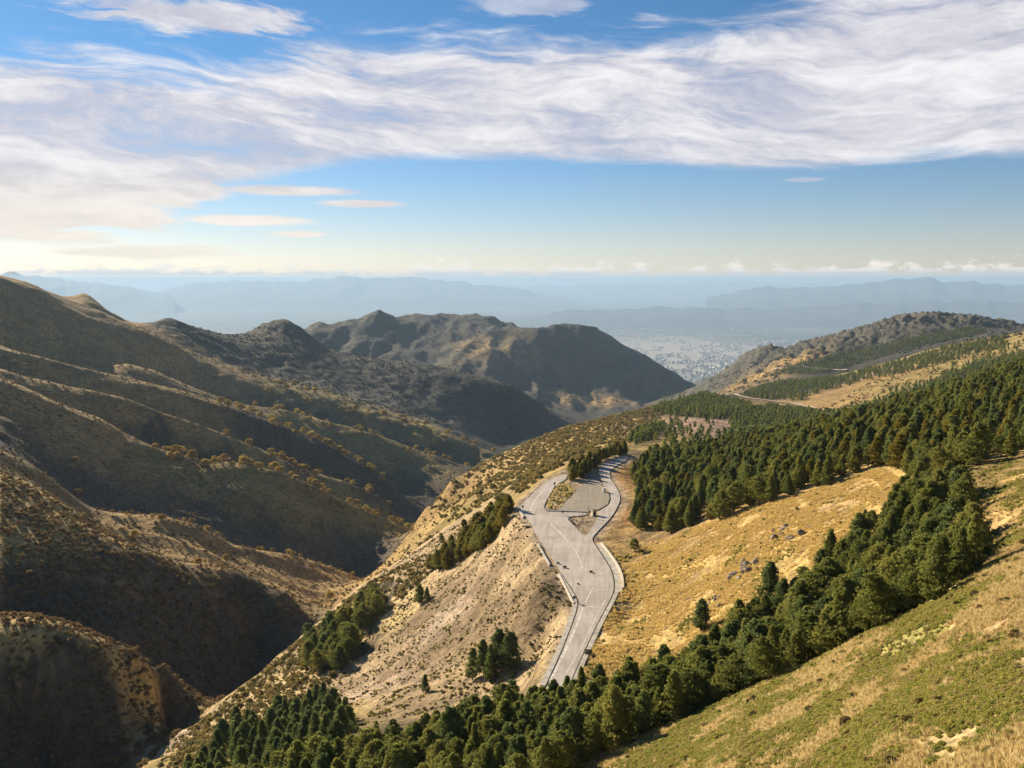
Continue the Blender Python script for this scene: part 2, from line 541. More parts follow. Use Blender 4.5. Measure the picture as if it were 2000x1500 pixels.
R3 = [(250, 712, 1450), (300, 724, 1480), (380, 760, 1520), (455, 788, 1550), (560, 803, 1580), (630, 822, 1600), (700, 843, 1615), (770, 864, 1630), (840, 888, 1640), (905, 908, 1650)]
cp(R3, 18, 'R3')
cp([(px, py + 20, Y + (115 if px > 250 else 80)) for px, py, Y in R3], 28, 'R3', True)
R4 = [(-150, 640, 1080), (0, 682, 1150), (70, 696, 1170), (140, 715, 1200), (245, 741, 1230), (350, 766, 1260), (437, 789, 1290), (500, 815, 1305), (560, 838, 1320), (630, 867, 1340),
      (700, 905, 1350), (760, 942, 1360)]
cp(R4, 18, 'R4')
cp([(px + 10, py + 22, Y + 125) for px, py, Y in R4[1:]], 28, 'R4', True)
R5 = [(-100, 705, 960), (0, 724, 1000), (140, 759, 1040), (245, 781, 1070), (315, 808, 1090), (420, 843, 1120), (507, 878, 1150), (577, 909, 1170), (665, 938, 1190), (750, 978, 1215)]
cp(R5, 18, 'R5')
cp([(px + 8, py + 21, Y + 75) for px, py, Y in R5[1:]], 28, 'R5', True)
R6 = [(-100, 715, 840), (0, 744, 860), (52, 760, 880), (122, 792, 895), (192, 818, 920), (245, 850, 935), (315, 880, 950), (385, 900, 970), (472, 905, 995), (542, 922, 1015), (577, 936, 1030), (667, 980, 1060),
      (755, 1015, 1090), (846, 1053, 1110)]
cp(R6, 18, 'R6')
cp([(px + 8, py + 26, Y + 62) for px, py, Y in R6[1:]], 28, 'R6', True)
R8 = [(-120, 850, 560), (0, 886, 590), (70, 916, 605), (122, 955, 615), (180, 995, 628), (245, 1003, 645), (315, 1008, 662), (385, 1028, 682), (455, 1066, 712), (542, 1083, 742), (647, 1105, 782),
      (696, 1130, 815)]
cp(R8, 18, 'R8')
cp([(px + 6, py + 30, Y + 70) for px, py, Y in R8[1:]], 28, 'R8', True)
FLANK = 0.24
R9 = [(-120, 880, 470), (0, 924, 500), (70, 951, 515), (140, 997, 530), (210, 1040, 545), (262, 1072, 560), (350, 1097, 580), (455, 1116, 610), (560, 1165, 640), (592, 1200, 655)]
cp(R9, 18, 'R9')
cp([(px + 6, py + 16, Y + 42) for px, py, Y in R9[1:-1]], 28, 'R9', True)
R9b = [(-100, 1090, 382), (0, 1112, 392), (70, 1108, 408), (140, 1092, 442), (220, 1090, 476), (300, 1096, 520)]
cp(R9b, 18, 'R9b')
cp([(-100, 1195, 362), (0, 1200, 372), (80, 1210, 380), (150, 1234, 390), (220, 1272, 402), (300, 1315, 420), (360, 1322, 465), (450, 1300, 530)], 18)
R10 = [(-120, 1190, 328), (0, 1200, 340), (70, 1204, 346), (140, 1222, 354), (210, 1252, 364), (280, 1288, 378), (332, 1326, 396)]
cp(R10, 18, 'R10')
R10b = [(-100, 1225, 312), (0, 1235, 318), (80, 1240, 323), (150, 1262, 331), (220, 1300, 342), (290, 1345, 368)]
cp(R10b, 18, 'R10b')
cp([(0, 1480, 288), (100, 1490, 304), (200, 1475, 338), (280, 1455, 388), (-100, 1470, 278)])
FLANK = 0.10
# rounded tops of the spurs: a gentle shoulder before the steep shaded face
for ln, line, dp, dy in (('R2', R2, 9, 0.990), ('R3', R3, 7, 0.992), ('R4', R4, 18, 0.978), ('R5', R5, 9, 0.990), ('R6', R6, 13, 0.986), ('R8', R8, 16, 0.978)):
    cp([(px, py + dp, Y * dy) for px, py, Y in line], 20, ln, True)
FLANK = False
cp([(450, 1220, 455), (420, 1290, 420), (500, 1260, 470), (560, 1230, 505), (330, 1200, 430), (380, 1350, 385), (640, 1190, 620)])
R2, R3, R4, R5, R6, R8 = [[(px, py, Y * flank_scale(px)) for px, py, Y in ln] for ln in (R2, R3, R4, R5, R6, R8)]
# peaks across the valley
PK = [(585, 652, 3800), (612, 640, 3900), (625, 629, 4000), (640, 638, 4040), (690, 632, 4100), (740, 613, 4200), (775, 626, 4250), (820, 619, 4380), (870, 626, 4420),
      (940, 618, 4500), (980, 630, 4520), (1030, 651, 4500), (1060, 648, 4400), (1100, 637, 4200), (1115, 642, 4200), (1140, 640, 4200),
      (1190, 660, 4250), (1240, 690, 4300), (1265, 704, 4330), (1290, 712, 4350), (1330, 735, 4400), (1366, 763, 4450)]
cp(PK, 25, 'PK')
cp([(px, py + 45, Y * 1.2) for px, py, Y in PK], 50, 'PK', True)
cp([(740, 640, 4000), (700, 690, 3600), (680, 720, 3400)], 30)
cp([(790, 680, 3850), (780, 712, 3500), (850, 660, 4000), (850, 712, 3500)], 30)
cp([(940, 640, 4200), (920, 690, 3700), (880, 720, 3350)], 30)
cp([(1080, 655, 4000), (1000, 672, 3800), (960, 690, 3650), (930, 715, 3400)], 30)
cp([(1060, 700, 3800), (1000, 735, 3500), (1130, 720, 3850), (1080, 755, 3500)], 30)
cp([(1272, 708, 4150), (1240, 722, 3950), (1200, 742, 3750), (1150, 772, 3500), (1110, 795, 3250)], 20)
cp([(1220, 712, 4080), (1180, 735, 3900), (1120, 768, 3620)], 30)
cp([(1290, 745, 4050), (1230, 770, 3700), (1180, 792, 3350)], 30)
cp([(1000, 765, 3200), (950, 755, 3050), (850, 730, 3000), (740, 715, 3000)])
# hidden fall behind everything to the plain, and the ground by the camera
for b in np.linspace(-0.8, 0.8, 12):
    C.append((b, math.log(5900), -1050 / 5900.0)); C.append((b, math.log(7600), -1560 / 7600.0))
raw([(0.0, -1.3, 45), (-0.35, -1.5, 60), (-0.7, -1.5, 70), (-0.75, -1.0, 150), (0.3, -1.1, 34), (0.7, -0.60, 30), (0.0, -2.2, 14), (-0.7, -2.8, 14), (0.7, -1.1, 14),
     (0.75, -0.36, 70), (0.75, -0.19, 150), (0.75, -0.09, 300), (0.75, -0.05, 600), (0.75, -0.02, 1100), (-0.8, 0.0, 1250), (-0.8, -0.24, 500), (-0.8, -0.45, 260)])
plat_px = [(1040, 1385), (1070, 1330), (1088, 1284), (1108, 1238), (1127, 1184), (1125, 1168), (1094, 1122), (1072, 1086), (1056, 1062), (1040, 1036),
           (1020, 1006), (1010, 992), (1020, 980), (1046, 956), (1070, 936), (1092, 926), (1110, 915), (1150, 900), (1180, 892), (1224, 887),
           (1232, 897), (1207, 911), (1194, 922), (1196, 934), (1208, 950), (1218, 970), (1212, 990), (1196, 1014), (1176, 1034), (1161, 1052),
           (1174, 1074), (1187, 1092), (1201, 1114), (1206, 1136), (1205, 1156), (1197, 1176), (1177, 1210), (1153, 1260), (1133, 1306), (1120, 1345), (1095, 1395)]
PLAT = [on_level(px, py, ROADZ) for px, py in plat_px]
for (x, y) in PLAT[::2] + [on_level(1120, 1100, ROADZ), on_level(1140, 980, ROADZ), on_level(1120, 1230, ROADZ)]:
    C.append((x / y, math.log(y), ROADZ / y))

C = np.array(C)
KU, KV = 4.0, 2.2
cu, cv, cs = C[:, 0] * KU, C[:, 1] * KV, C[:, 2]
# drop control points that nearly coincide
keep = []
for soft in (False, True):
    for i in range(len(cu)):
        ln, sf = LINE.get(i, (None, False))
        if sf != soft:
            continue
        ok = True
        for j in keep:
            d2 = (cu[i] - cu[j]) ** 2 + (cv[i] - cv[j]) ** 2
            lj, sj = LINE.get(j, (None, False))
            if d2 < (0.02 if lj == ln else (0.085 if soft else 0.03)) ** 2:
                ok = False
                break
        if ok:
            keep.append(i)
cu, cv, cs = cu[keep], cv[keep], cs[keep]
n = len(cu)
R = np.sqrt((cu[:, None] - cu[None]) ** 2 + (cv[:, None] - cv[None]) ** 2 + 0.0004)
A = np.zeros((n + 3, n + 3))
A[:n, :n] = -R + 0.002 * np.eye(n)
Pm = np.stack([np.ones(n), cu, cv], 1)
A[:n, n:] = Pm; A[n:, :n] = Pm.T
W = np.linalg.solve(A, np.concatenate([cs, np.zeros(3)]))

NB = 840
gb = np.linspace(-0.76, 0.76, NB)
gl = np.concatenate([np.linspace(math.log(14), math.log(150), 230)[:-1], np.linspace(math.log(150), math.log(450), 290)[:-1],
                     np.linspace(math.log(450), math.log(7400), 500)])
NL = len(gl)
BB, LL = np.meshgrid(gb, gl)                       # rows: distance, columns: bearing
S = np.zeros(BB.shape)
for r0 in range(0, NL, 20):
    u = (BB[r0:r0 + 20] * KU)[..., None].astype(np.float32); v = (LL[r0:r0 + 20] * KV)[..., None].astype(np.float32)
    k = np.sqrt((u - cu.astype(np.float32)) ** 2 + (v - cv.astype(np.float32)) ** 2 + np.float32(0.0004))
    S[r0:r0 + 20] = -(k @ W[:n].astype(np.float32)) + W[n] + W[n + 1] * u[..., 0] + W[n + 2] * v[..., 0]
YY = np.exp(LL); XX = BB * YY; ZZ = S * YY
# relief at every scale that shows at that distance
ZZ0 = ZZ.copy()
for lam, amp in ((260, 9.0), (90, 3.6), (32, 1.25), (11, 0.42), (4, 0.16)):
    wt = sstep(YY, lam * 5, lam * 12) * (1 - 0.0 * YY)
    f = perlin(XX / lam + 11, YY / lam + 5, int(lam)) + 0.5 * perlin(XX / lam * 2.1, YY / lam * 2.1, int(lam) + 1)
    rid = 0.5 - np.abs(perlin(XX / lam * 0.9 + 3, YY / lam * 0.9 + 8, int(lam) + 2)) * 2
    ZZ += wt * amp * (0.75 * f + 0.45 * rid) * (1 - 0.35 * sstep(-BB, -0.05, 0.1) * (1 - sstep(YY, 2600, 3200)) * (lam > 60))
# erosion grooves down the flanks (run down-valley to the right on the left side)
gr = perlin((YY * 0.95 - XX * 0.35) / 34.0, (XX + YY * 0.3) / 170.0, 77)
lf = sstep(-BB, -0.02, 0.10) * sstep(YY, 380, 600) * (1 - sstep(YY, 2300, 2900))
ZZ += lf * (0.5 - np.abs(gr) * 2) * 3.4
gr2 = perlin(XX / 95.0 + 4, YY / 420.0, 78)
lp = sstep(YY, 2800, 3300) * (1 - sstep(YY, 5200, 5800))
gr3 = perlin(XX / 210.0 + 2, YY / 520.0, 79)
ZZ += lp * ((0.4 - np.abs(gr2) * 2) * 13 + (0.4 - np.abs(gr3) * 2) * 26)
crag = np.abs(perlin(XX / 60.0, YY / 90.0, 91)) + 0.5 * np.abs(perlin(XX / 25.0, YY / 40.0, 92))
lr = sstep(YY, 2350, 2600) * (1 - sstep(YY, 3500, 3800)) * sstep(BB, 0.18, 0.24)
ZZ += lr * (0.35 - crag) * 44
ls = sstep(YY, 1600, 1750) * (1 - sstep(YY, 2850, 3050)) * sstep(-BB, 0.0, 0.06)
ZZ += ls * (0.3 - crag) * 8
ZZ += lp * (0.3 - np.abs(perlin(XX / 120.0, YY / 160.0, 93)) - 0.5 * np.abs(perlin(XX / 48.0, YY / 70.0, 94))) * 17
# level the bench of the hairpin
pd = np.full(XX.shape, 1e3)
near = (XX > -45) & (XX < 110) & (YY > 150) & (YY < 460)
pd[near] = poly_dist(XX[near], YY[near], PLAT)
wl = 1 - sstep(pd, 0.3, 8.0)
ZZ = ZZ * (1 - wl) + (ROADZ - 0.25) * wl
# small cut bank above the road on the right, rocky lip below
PXg, PYg = project(XX, YY, ZZ)


def height(x, y):
    """terrain height by bilinear lookup"""
    x = np.asarray(x, float); y = np.asarray(y, float)
    fb = np.clip((x / y - gb[0]) / (gb[1] - gb[0]), 0, NB - 1.001)
    l = np.log(y)
    fi = np.clip(np.interp(l, gl, np.arange(NL)), 0, NL - 1.001)
    i0, j0 = fi.astype(int), fb.astype(int)
    a, c = fi - i0, fb - j0
    return (ZZ[i0, j0] * (1 - a) * (1 - c) + ZZ[i0 + 1, j0] * a * (1 - c) + ZZ[i0, j0 + 1] * (1 - a) * c + ZZ[i0 + 1, j0 + 1] * a * c)


# visibility of grid points along each bearing (which ground the photograph shows)
smax = np.maximum.accumulate(ZZ / YY, axis=0)
VIS = (ZZ / YY) >= smax - 0.0025

# ground cover colours: (column, row, kind) seeds, spread over the ground between them; 'dark' is scrub with spur-face shade painted in
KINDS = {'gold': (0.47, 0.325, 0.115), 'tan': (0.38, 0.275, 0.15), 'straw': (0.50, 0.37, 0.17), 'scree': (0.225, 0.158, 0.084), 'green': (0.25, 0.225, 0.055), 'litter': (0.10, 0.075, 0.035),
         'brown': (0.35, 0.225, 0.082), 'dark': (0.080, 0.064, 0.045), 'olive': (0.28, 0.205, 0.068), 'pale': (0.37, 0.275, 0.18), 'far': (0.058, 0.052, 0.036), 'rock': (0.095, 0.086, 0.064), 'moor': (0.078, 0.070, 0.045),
         'pink': (0.34, 0.225, 0.155), 'rust': (0.36, 0.20, 0.07)}
seeds = [
    ('green', [(1700, 1300, 85), (1500, 1400, 90), (1850, 1250, 80), (1350, 1470, 95), (1600, 1450, 75)]),
    ('straw', [(1600, 1330, 95), (1400, 1400, 105), (1800, 1300, 75), (1950, 1120, 85), (1800, 1190, 95), (1900, 1380, 60), (2000, 1450, 45), (1750, 1480, 55), (1950, 1250, 65), (1200, 1490, 105), (2100, 1300, 60)]),
    ('brown', [(1450, 1500, 75), (1300, 1445, 105), (1650, 1390, 75)]),
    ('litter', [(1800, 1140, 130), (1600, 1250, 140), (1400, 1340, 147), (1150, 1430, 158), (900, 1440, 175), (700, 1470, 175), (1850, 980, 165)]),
    ('gold', [(1300, 1150, 215), (1500, 1050, 215), (1650, 980, 205), (1230, 1200, 210), (1400, 1180, 190), (1900, 1000, 140), (2000, 930, 150), (1600, 1060, 190), (1200, 1280, 192), (1750, 1000, 175)]),
    ('brown', [(1280, 1060, 250), (1220, 1060, 270), (1230, 980, 320)]),
    ('rust', [(1230, 930, 350), (1215, 1000, 300)]),
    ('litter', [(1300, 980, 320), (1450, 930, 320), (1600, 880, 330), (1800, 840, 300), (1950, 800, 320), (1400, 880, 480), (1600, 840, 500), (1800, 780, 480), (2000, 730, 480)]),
    ('scree', [(1000, 1180, 240), (900, 1240, 252), (820, 1280, 258), (1060, 1200, 220), (950, 1120, 270), (760, 1330, 262), (700, 1270, 305), (850, 1160, 300), (600, 1290, 320)]),
    ('straw', [(640, 1250, 330), (760, 1200, 315), (560, 1330, 300), (420, 1420, 280)]),
    ('tan', [(700, 1310, 285), (900, 1090, 335), (1000, 1050, 300), (800, 1110, 400), (1060, 1290, 200)]),
    ('pale', [(380, 1440, 285), (720, 1370, 258), (780, 1320, 258), (880, 1200, 275)]),
    ('olive', [(560, 1400, 250), (450, 1470, 235), (350, 1480, 255), (620, 1400, 240)]),
    ('tan', [(680, 1330, 285), (1040, 1100, 260), (1030, 1040, 292)]),
    ('gold', [(1000, 930, 600), (1100, 870, 760), (930, 965, 640), (1060, 880, 800)]),
    ('olive', [(950, 950, 560), (1050, 910, 600), (1150, 870, 700), (1050, 960, 350), (890, 990, 620)]),
    ('brown', [(1000, 900, 800), (1100, 850, 950), (1200, 830, 950), (900, 960, 700)]),
    ('pink', [(1330, 832, 900), (1370, 840, 880), (1290, 850, 850)]),
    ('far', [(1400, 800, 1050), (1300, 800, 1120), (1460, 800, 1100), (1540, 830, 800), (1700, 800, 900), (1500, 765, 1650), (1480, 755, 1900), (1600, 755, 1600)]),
    ('brown', [(1650, 770, 1300), (1700, 745, 1500), (1750, 735, 1500), (1550, 745, 1900)]),
    ('pink', [(1920, 715, 1150), (1960, 700, 1180), (1720, 738, 1550)]),
    ('olive', [(1850, 740, 1150), (1780, 758, 1150), (1680, 775, 1200), (1750, 745, 1350), (1880, 715, 1350)]),
    ('olive', [(1800, 715, 1600), (1900, 690, 1550), (1700, 715, 1800), (1980, 670, 1500)]),
    ('rock', [(1450, 720, 3050), (1550, 700, 2900), (1700, 655, 2750), (1800, 640, 2650), (1900, 640, 2600), (1400, 750, 3200), (1750, 650, 2600)]),
    ('brown', [(1530, 716, 2600)]),
    ('rock', [(1480, 700, 3000), (1600, 685, 2750), (1650, 668, 2800), (1850, 635, 2620), (1950, 645, 2500), (1450, 740, 2900), (1560, 690, 2800), (1760, 640, 2680), (1980, 655, 2350)]),
    ('far', [(1650, 690, 2500), (1800, 665, 2400), (1700, 700, 2300)]),
    ('gold', [(50, 1010, 480), (120, 1050, 485), (20, 970, 490), (200, 1065, 505), (80, 1050, 455), (10, 1080, 420), (150, 1080, 470), (0, 1215, 335), (60, 1222, 330), (140, 1240, 340), (220, 1275, 352), (280, 1305, 366)]),
    ('brown', [(40, 1080, 445), (400, 1050, 690), (300, 1020, 640), (560, 1100, 740), (650, 1120, 790), (430, 1130, 600), (200, 1260, 380), (640, 1180, 690)]),
    ('dark', [(60, 1135, 385), (130, 1125, 405), (210, 1125, 425), (300, 1130, 455), (150, 1180, 390), (60, 1300, 305), (180, 1310, 320), (420, 1160, 490)]),  # shade of the lower spur faces painted into the scrub colour
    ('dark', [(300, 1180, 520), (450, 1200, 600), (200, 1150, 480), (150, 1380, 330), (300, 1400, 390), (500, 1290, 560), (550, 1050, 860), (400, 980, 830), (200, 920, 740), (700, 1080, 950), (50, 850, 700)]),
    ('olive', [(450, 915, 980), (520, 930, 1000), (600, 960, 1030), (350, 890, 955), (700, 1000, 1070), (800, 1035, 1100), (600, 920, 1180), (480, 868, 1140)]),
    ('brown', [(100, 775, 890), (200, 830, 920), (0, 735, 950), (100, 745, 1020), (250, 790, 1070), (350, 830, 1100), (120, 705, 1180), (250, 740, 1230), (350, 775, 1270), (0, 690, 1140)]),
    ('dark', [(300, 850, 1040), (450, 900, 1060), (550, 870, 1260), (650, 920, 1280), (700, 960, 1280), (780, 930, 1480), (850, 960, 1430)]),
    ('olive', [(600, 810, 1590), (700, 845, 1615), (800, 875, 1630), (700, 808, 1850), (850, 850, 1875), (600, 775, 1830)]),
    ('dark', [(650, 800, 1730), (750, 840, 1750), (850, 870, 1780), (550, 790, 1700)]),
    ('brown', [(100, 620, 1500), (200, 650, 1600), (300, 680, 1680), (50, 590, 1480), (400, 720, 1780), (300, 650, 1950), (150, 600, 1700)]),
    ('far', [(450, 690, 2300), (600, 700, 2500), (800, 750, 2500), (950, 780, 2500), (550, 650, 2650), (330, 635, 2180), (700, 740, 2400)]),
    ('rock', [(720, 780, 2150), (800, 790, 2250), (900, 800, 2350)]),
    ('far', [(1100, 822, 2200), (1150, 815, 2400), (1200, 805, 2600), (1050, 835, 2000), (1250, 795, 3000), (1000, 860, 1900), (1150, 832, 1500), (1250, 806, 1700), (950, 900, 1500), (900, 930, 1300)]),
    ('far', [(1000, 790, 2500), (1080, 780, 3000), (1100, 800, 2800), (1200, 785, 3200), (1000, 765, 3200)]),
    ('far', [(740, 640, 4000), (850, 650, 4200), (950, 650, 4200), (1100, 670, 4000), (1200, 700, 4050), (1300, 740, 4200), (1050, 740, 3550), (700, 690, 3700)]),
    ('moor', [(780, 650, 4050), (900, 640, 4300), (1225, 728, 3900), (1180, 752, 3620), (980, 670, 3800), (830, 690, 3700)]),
    ('brown', [(1150, 778, 3420), (975, 668, 3780)]),
]
THAL = [(240, 1560, 282), (330, 1455, 348), (430, 1395, 410), (520, 1350, 468), (700, 1150, 800), (850, 1050, 1130), (850, 997, 1400), (966, 893, 1950), (1090, 824, 2600), (1250, 800, 3300), (1380, 772, 4300), (1405, 765, 5600)]
thal_b = np.array([ray(p, q)[0] for p, q, _ in THAL])
thal_0 = np.log([Y for _, _, Y in THAL])
thal_l = np.log([Y * (flank_scale(p) if p < 1200 else 1.0) for p, _, Y in THAL])
sb, sl, sc = [], [], []
for kind, pts in seeds:
    for px, py, Y in pts:
        b, s = ray(px, py)
        if 300 < Y < 2900 and b < np.interp(math.log(Y), thal_0, thal_b) + 0.01:
            Y *= flank_scale(px, 0.24 if Y < 640 else 0.10)
        sb.append(b * 4.0); sl.append(math.log(Y) * 3.2); sc.append(KINDS[kind])
sb, sl, sc = np.array(sb), np.array(sl), np.array(sc)
jx = 0.10 * perlin(BB * 30, LL * 22, 31) + 0.07 * perlin(BB * 90, LL * 60, 32)
jy = 0.10 * perlin(BB * 30 + 9, LL * 22, 33) + 0.07 * perlin(BB * 90 + 9, LL * 60, 34)
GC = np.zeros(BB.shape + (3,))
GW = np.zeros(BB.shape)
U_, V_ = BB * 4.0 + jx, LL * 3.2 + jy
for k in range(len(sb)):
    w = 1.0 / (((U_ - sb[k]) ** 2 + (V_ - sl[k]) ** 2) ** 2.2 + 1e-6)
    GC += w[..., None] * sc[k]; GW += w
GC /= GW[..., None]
# the near slope: straw, green cushions and brown heath in drifts along the slope
al, ac = (XX * 0.55 + YY * 0.83), (XX * 0.83 - YY * 0.55)
q1 = fbm(al / 2.2, ac, 9.0, 4, 51) + 0.35 * fbm(al, ac, 2.2, 3, 52)
q2 = fbm(al / 2.0 + 40, ac, 7.0, 4, 53) + 0.35 * fbm(al, ac, 2.0, 3, 54)
nearw = (1 - sstep(YY, 105, 150)) * sstep(BB, -0.25, -0.1)
for q, col, lo_, hi_ in ((q1, (0.31, 0.275, 0.085), 0.02, 0.30), (q2, (0.48, 0.37, 0.18), 0.06, 0.34), (-q1, (0.33, 0.22, 0.12), 0.16, 0.40)):
    w = (sstep(q, lo_, hi_) * nearw * 0.85)[..., None]
    GC = GC * (1 - w) + np.array(col) * w
q3 = fbm(al / 1.8, ac, 16.0, 4, 56) + 0.4 * fbm(al, ac, 4.0, 3, 57)
w = (sstep(q3, 0.12, 0.42) * sstep(YY, 140, 170) * (1 - sstep(YY, 290, 330)) * sstep(BB, 0.1, 0.14) * 0.6)[..., None]
GC = GC * (1 - w) + np.array((0.30, 0.205, 0.105)) * w
# gravel verge and bare earth beside the road bench
vg = (1 - sstep(pd, 0.5, 3.5))[..., None]
GC = GC * (1 - vg * 0.8) + np.array((0.40, 0.30, 0.19)) * vg * 0.8

def terrain_pieces():
    idx = np.arange(NL * NB).reshape(NL, NB)
    F = np.stack([idx[:-1, :-1], idx[:-1, 1:], idx[1:, 1:], idx[1:, :-1]], -1).reshape(-1, 4)
    fb = (BB[:-1, :-1]).ravel(); fl = LL[:-1, :-1].ravel()
    tb = np.interp(fl, thal_l, thal_b, left=-0.55)
    left = (fb < tb) & (fl > math.log(170))
    far = fl > math.log(2950) + 0.06 * np.sin(fb * 20)
    V = np.stack([XX.ravel(), YY.ravel(), ZZ.ravel()], -1)
    Cc = GC.reshape(-1, 3)
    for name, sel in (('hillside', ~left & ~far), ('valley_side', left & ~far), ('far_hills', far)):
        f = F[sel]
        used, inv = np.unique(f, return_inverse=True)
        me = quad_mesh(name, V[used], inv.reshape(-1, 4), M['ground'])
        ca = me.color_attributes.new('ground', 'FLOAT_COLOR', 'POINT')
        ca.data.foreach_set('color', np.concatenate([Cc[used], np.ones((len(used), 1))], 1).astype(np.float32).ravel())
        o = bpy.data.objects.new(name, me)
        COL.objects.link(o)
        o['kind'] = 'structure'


terrain_pieces()

# ------------------------------------------------------------------ plain, far ranges, town, haze
PLAINZ = -1400.0


def plain_material():
    m, t, b = new_mat('farmland', 0.95)
    g = t.new('ShaderNodeNewGeometry')
    P = g.outputs['Position']
    vor = t.new('ShaderNodeTexVoronoi')
    t.l.new(P, vor.inputs['Vector']); vor.inputs['Scale'].default_value = 1 / 700.0
    sepc = t.new('ShaderNodeSeparateColor')
    t.l.new(vor.outputs['Color'], sepc.inputs[0])
    n = t.noise(P, 1 / 5000.0, 6, 0.62)
    n2 = t.noise(P, 1 / 900.0, 5, 0.65)
    c = t.mix(t.ss(sepc.outputs[0], 0.2, 0.9), (0.055, 0.070, 0.035), (0.17, 0.13, 0.085))
    c = t.mix(t.ss(n, 0.38, 0.6), c, (0.06, 0.075, 0.045))
    c = t.mix(t.ss(n2, 0.50, 0.66, 0.0, 0.75), c, (0.26, 0.21, 0.16))
    # built-up ground of the town
    tx, ty = on_level(1340, 690, PLAINZ)
    sp = t.new('ShaderNodeSeparateXYZ'); t.l.new(P, sp.inputs[0])
    dx = t.m('DIVIDE', t.m('SUBTRACT', sp.outputs[0], tx), 2600.0); dy = t.m('DIVIDE', t.m('SUBTRACT', sp.outputs[1], ty), 5200.0)
    rr = t.m('ADD', t.m('SQRT', t.m('ADD', t.m('MULTIPLY', dx, dx), t.m('MULTIPLY', dy, dy))), t.m('MULTIPLY', t.m('SUBTRACT', n2, 0.5), 1.6))
    c = t.mix(t.ss(rr, 1.15, 0.45, 0.0, 0.85), c, (0.46, 0.385, 0.30))
    t.l.new(c, b.inputs['Base Color'])
    return m


def build_plain():
    bs = np.linspace(-1.1, 1.1, 160)
    ls = np.linspace(math.log(4200), math.log(200000), 160)
    B2, L2 = np.meshgrid(bs, ls)
    Y = np.exp(L2); X = B2 * Y
    Z = PLAINZ + 45 * fbm(X, Y, 6000, 3, 5) * sstep(Y, 9000, 16000)
    i = np.arange(160 * 160).reshape(160, 160)
    F = np.stack([i[:-1, :-1], i[:-1, 1:], i[1:, 1:], i[1:, :-1]], -1).reshape(-1, 4)
    me = quad_mesh('plain', np.stack([X.ravel(), Y.ravel(), Z.ravel()], -1), F, plain_material())
    o = bpy.data.objects.new('plain', me); COL.objects.link(o); o['kind'] = 'structure'


build_plain()
M['range'] = plain_mat('wooded_mountain', (0.075, 0.07, 0.05), 0.95, 0.45, 0.0012)


def far_range(name, top, Y0, depth, base, seed, rough=0.012):
    px = np.array([p[0] for p in top], float)
    bs = np.array([bear(*p) for p in top]); ss = np.array([elev(p[1]) for p in top])
    nb, nd = 160, 41
    b = np.linspace(bs[0], bs[-1], nb)
    crest = np.interp(b, bs, ss) * Y0 + rough * Y0 * 0.35 * fbm(b * 40, b * 0 + seed, 1.0, 4, seed)
    tt = np.linspace(-1, 1, nd)
    Bm, Tm = np.meshgrid(b, tt)
    Y = Y0 + Tm * depth; X = Bm * Y
    fall = 1 - np.abs(Tm) ** 0.85
    endf = np.minimum(sstep(Bm, b[0], b[0] + 0.06), 1 - sstep(Bm, b[-1] - 0.06, b[-1]))
    spur = (0.5 - np.abs(perlin(X / (depth * 0.35), Y / depth, seed)) * 2)
    h = (crest[None] - base) * fall + spur * 0.22 * (crest[None] - base) * (1 - np.abs(2 * fall - 1)) * 1.2
    Z = base - 30 + np.maximum(h + 30, 0)
    i = np.arange(nb * nd).reshape(nd, nb)
    F = np.stack([i[:-1, :-1], i[:-1, 1:], i[1:, 1:], i[1:, :-1]], -1).reshape(-1, 4)
    me = quad_mesh(name, np.stack([X.ravel(), Y.ravel(), Z.ravel()], -1), F, M['range'])
    o = bpy.data.objects.new(name, me); COL.objects.link(o); o['kind'] = 'structure'


far_range('distant_mountains', [(-300, 572), (-150, 552), (0, 539), (25, 533), (90, 541), (150, 549), (250, 560), (340, 580)], 42000, 7000, PLAINZ, 1)
far_range('distant_mountains', [(260, 585), (330, 563), (400, 550), (480, 549), (560, 549), (620, 545), (680, 541), (760, 543), (830, 543), (900, 551), (1000, 562), (1120, 585)], 52000, 9000, PLAINZ, 2)
far_range('distant_mountains', [(1380, 580), (1480, 562), (1600, 561), (1650, 556), (1740, 546), (1790, 543), (1870, 550), (1960, 556), (2100, 552), (2300, 570)], 40000, 7000, PLAINZ, 3)
far_range('distant_mountains', [(700, 566), (900, 558), (1100, 557), (1250, 554), (1420, 549), (1520, 553), (1700, 556), (2200, 560)], 80000, 12000, PLAINZ, 4)
far_range('foothills', [(900, 640), (1100, 607), (1300, 600), (1500, 604), (1700, 590), (1900, 585), (2150, 600)], 30000, 4500, PLAINZ, 6)
far_range('foothills', [(1300, 775), (1345, 747), (1372, 737), (1395, 736), (1430, 750), (1470, 775)], 9800, 1300, PLAINZ, 7)


def boxes(name, items, mat):
    V, F = [], []
    q = np.array([(0, 1, 2, 3), (7, 6, 5, 4), (0, 4, 5, 1), (1, 5, 6, 2), (2, 6, 7, 3), (3, 7, 4, 0)])
    for k, (x, y, z, sx, sy, sz, a) in enumerate(items):
        c, s = math.cos(a), math.sin(a)
        base = [(-sx, -sy), (sx, -sy), (sx, sy), (-sx, sy)]
        for zz in (0, sz):
            for px, py in base:
                V.append((x + (px * c - py * s) / 2, y + (px * s + py * c) / 2, z + zz))
        F.append(q[:, ::-1] + 8 * k)
    return quad_mesh(name, np.array(V), np.concatenate(F), mat, smooth=False)


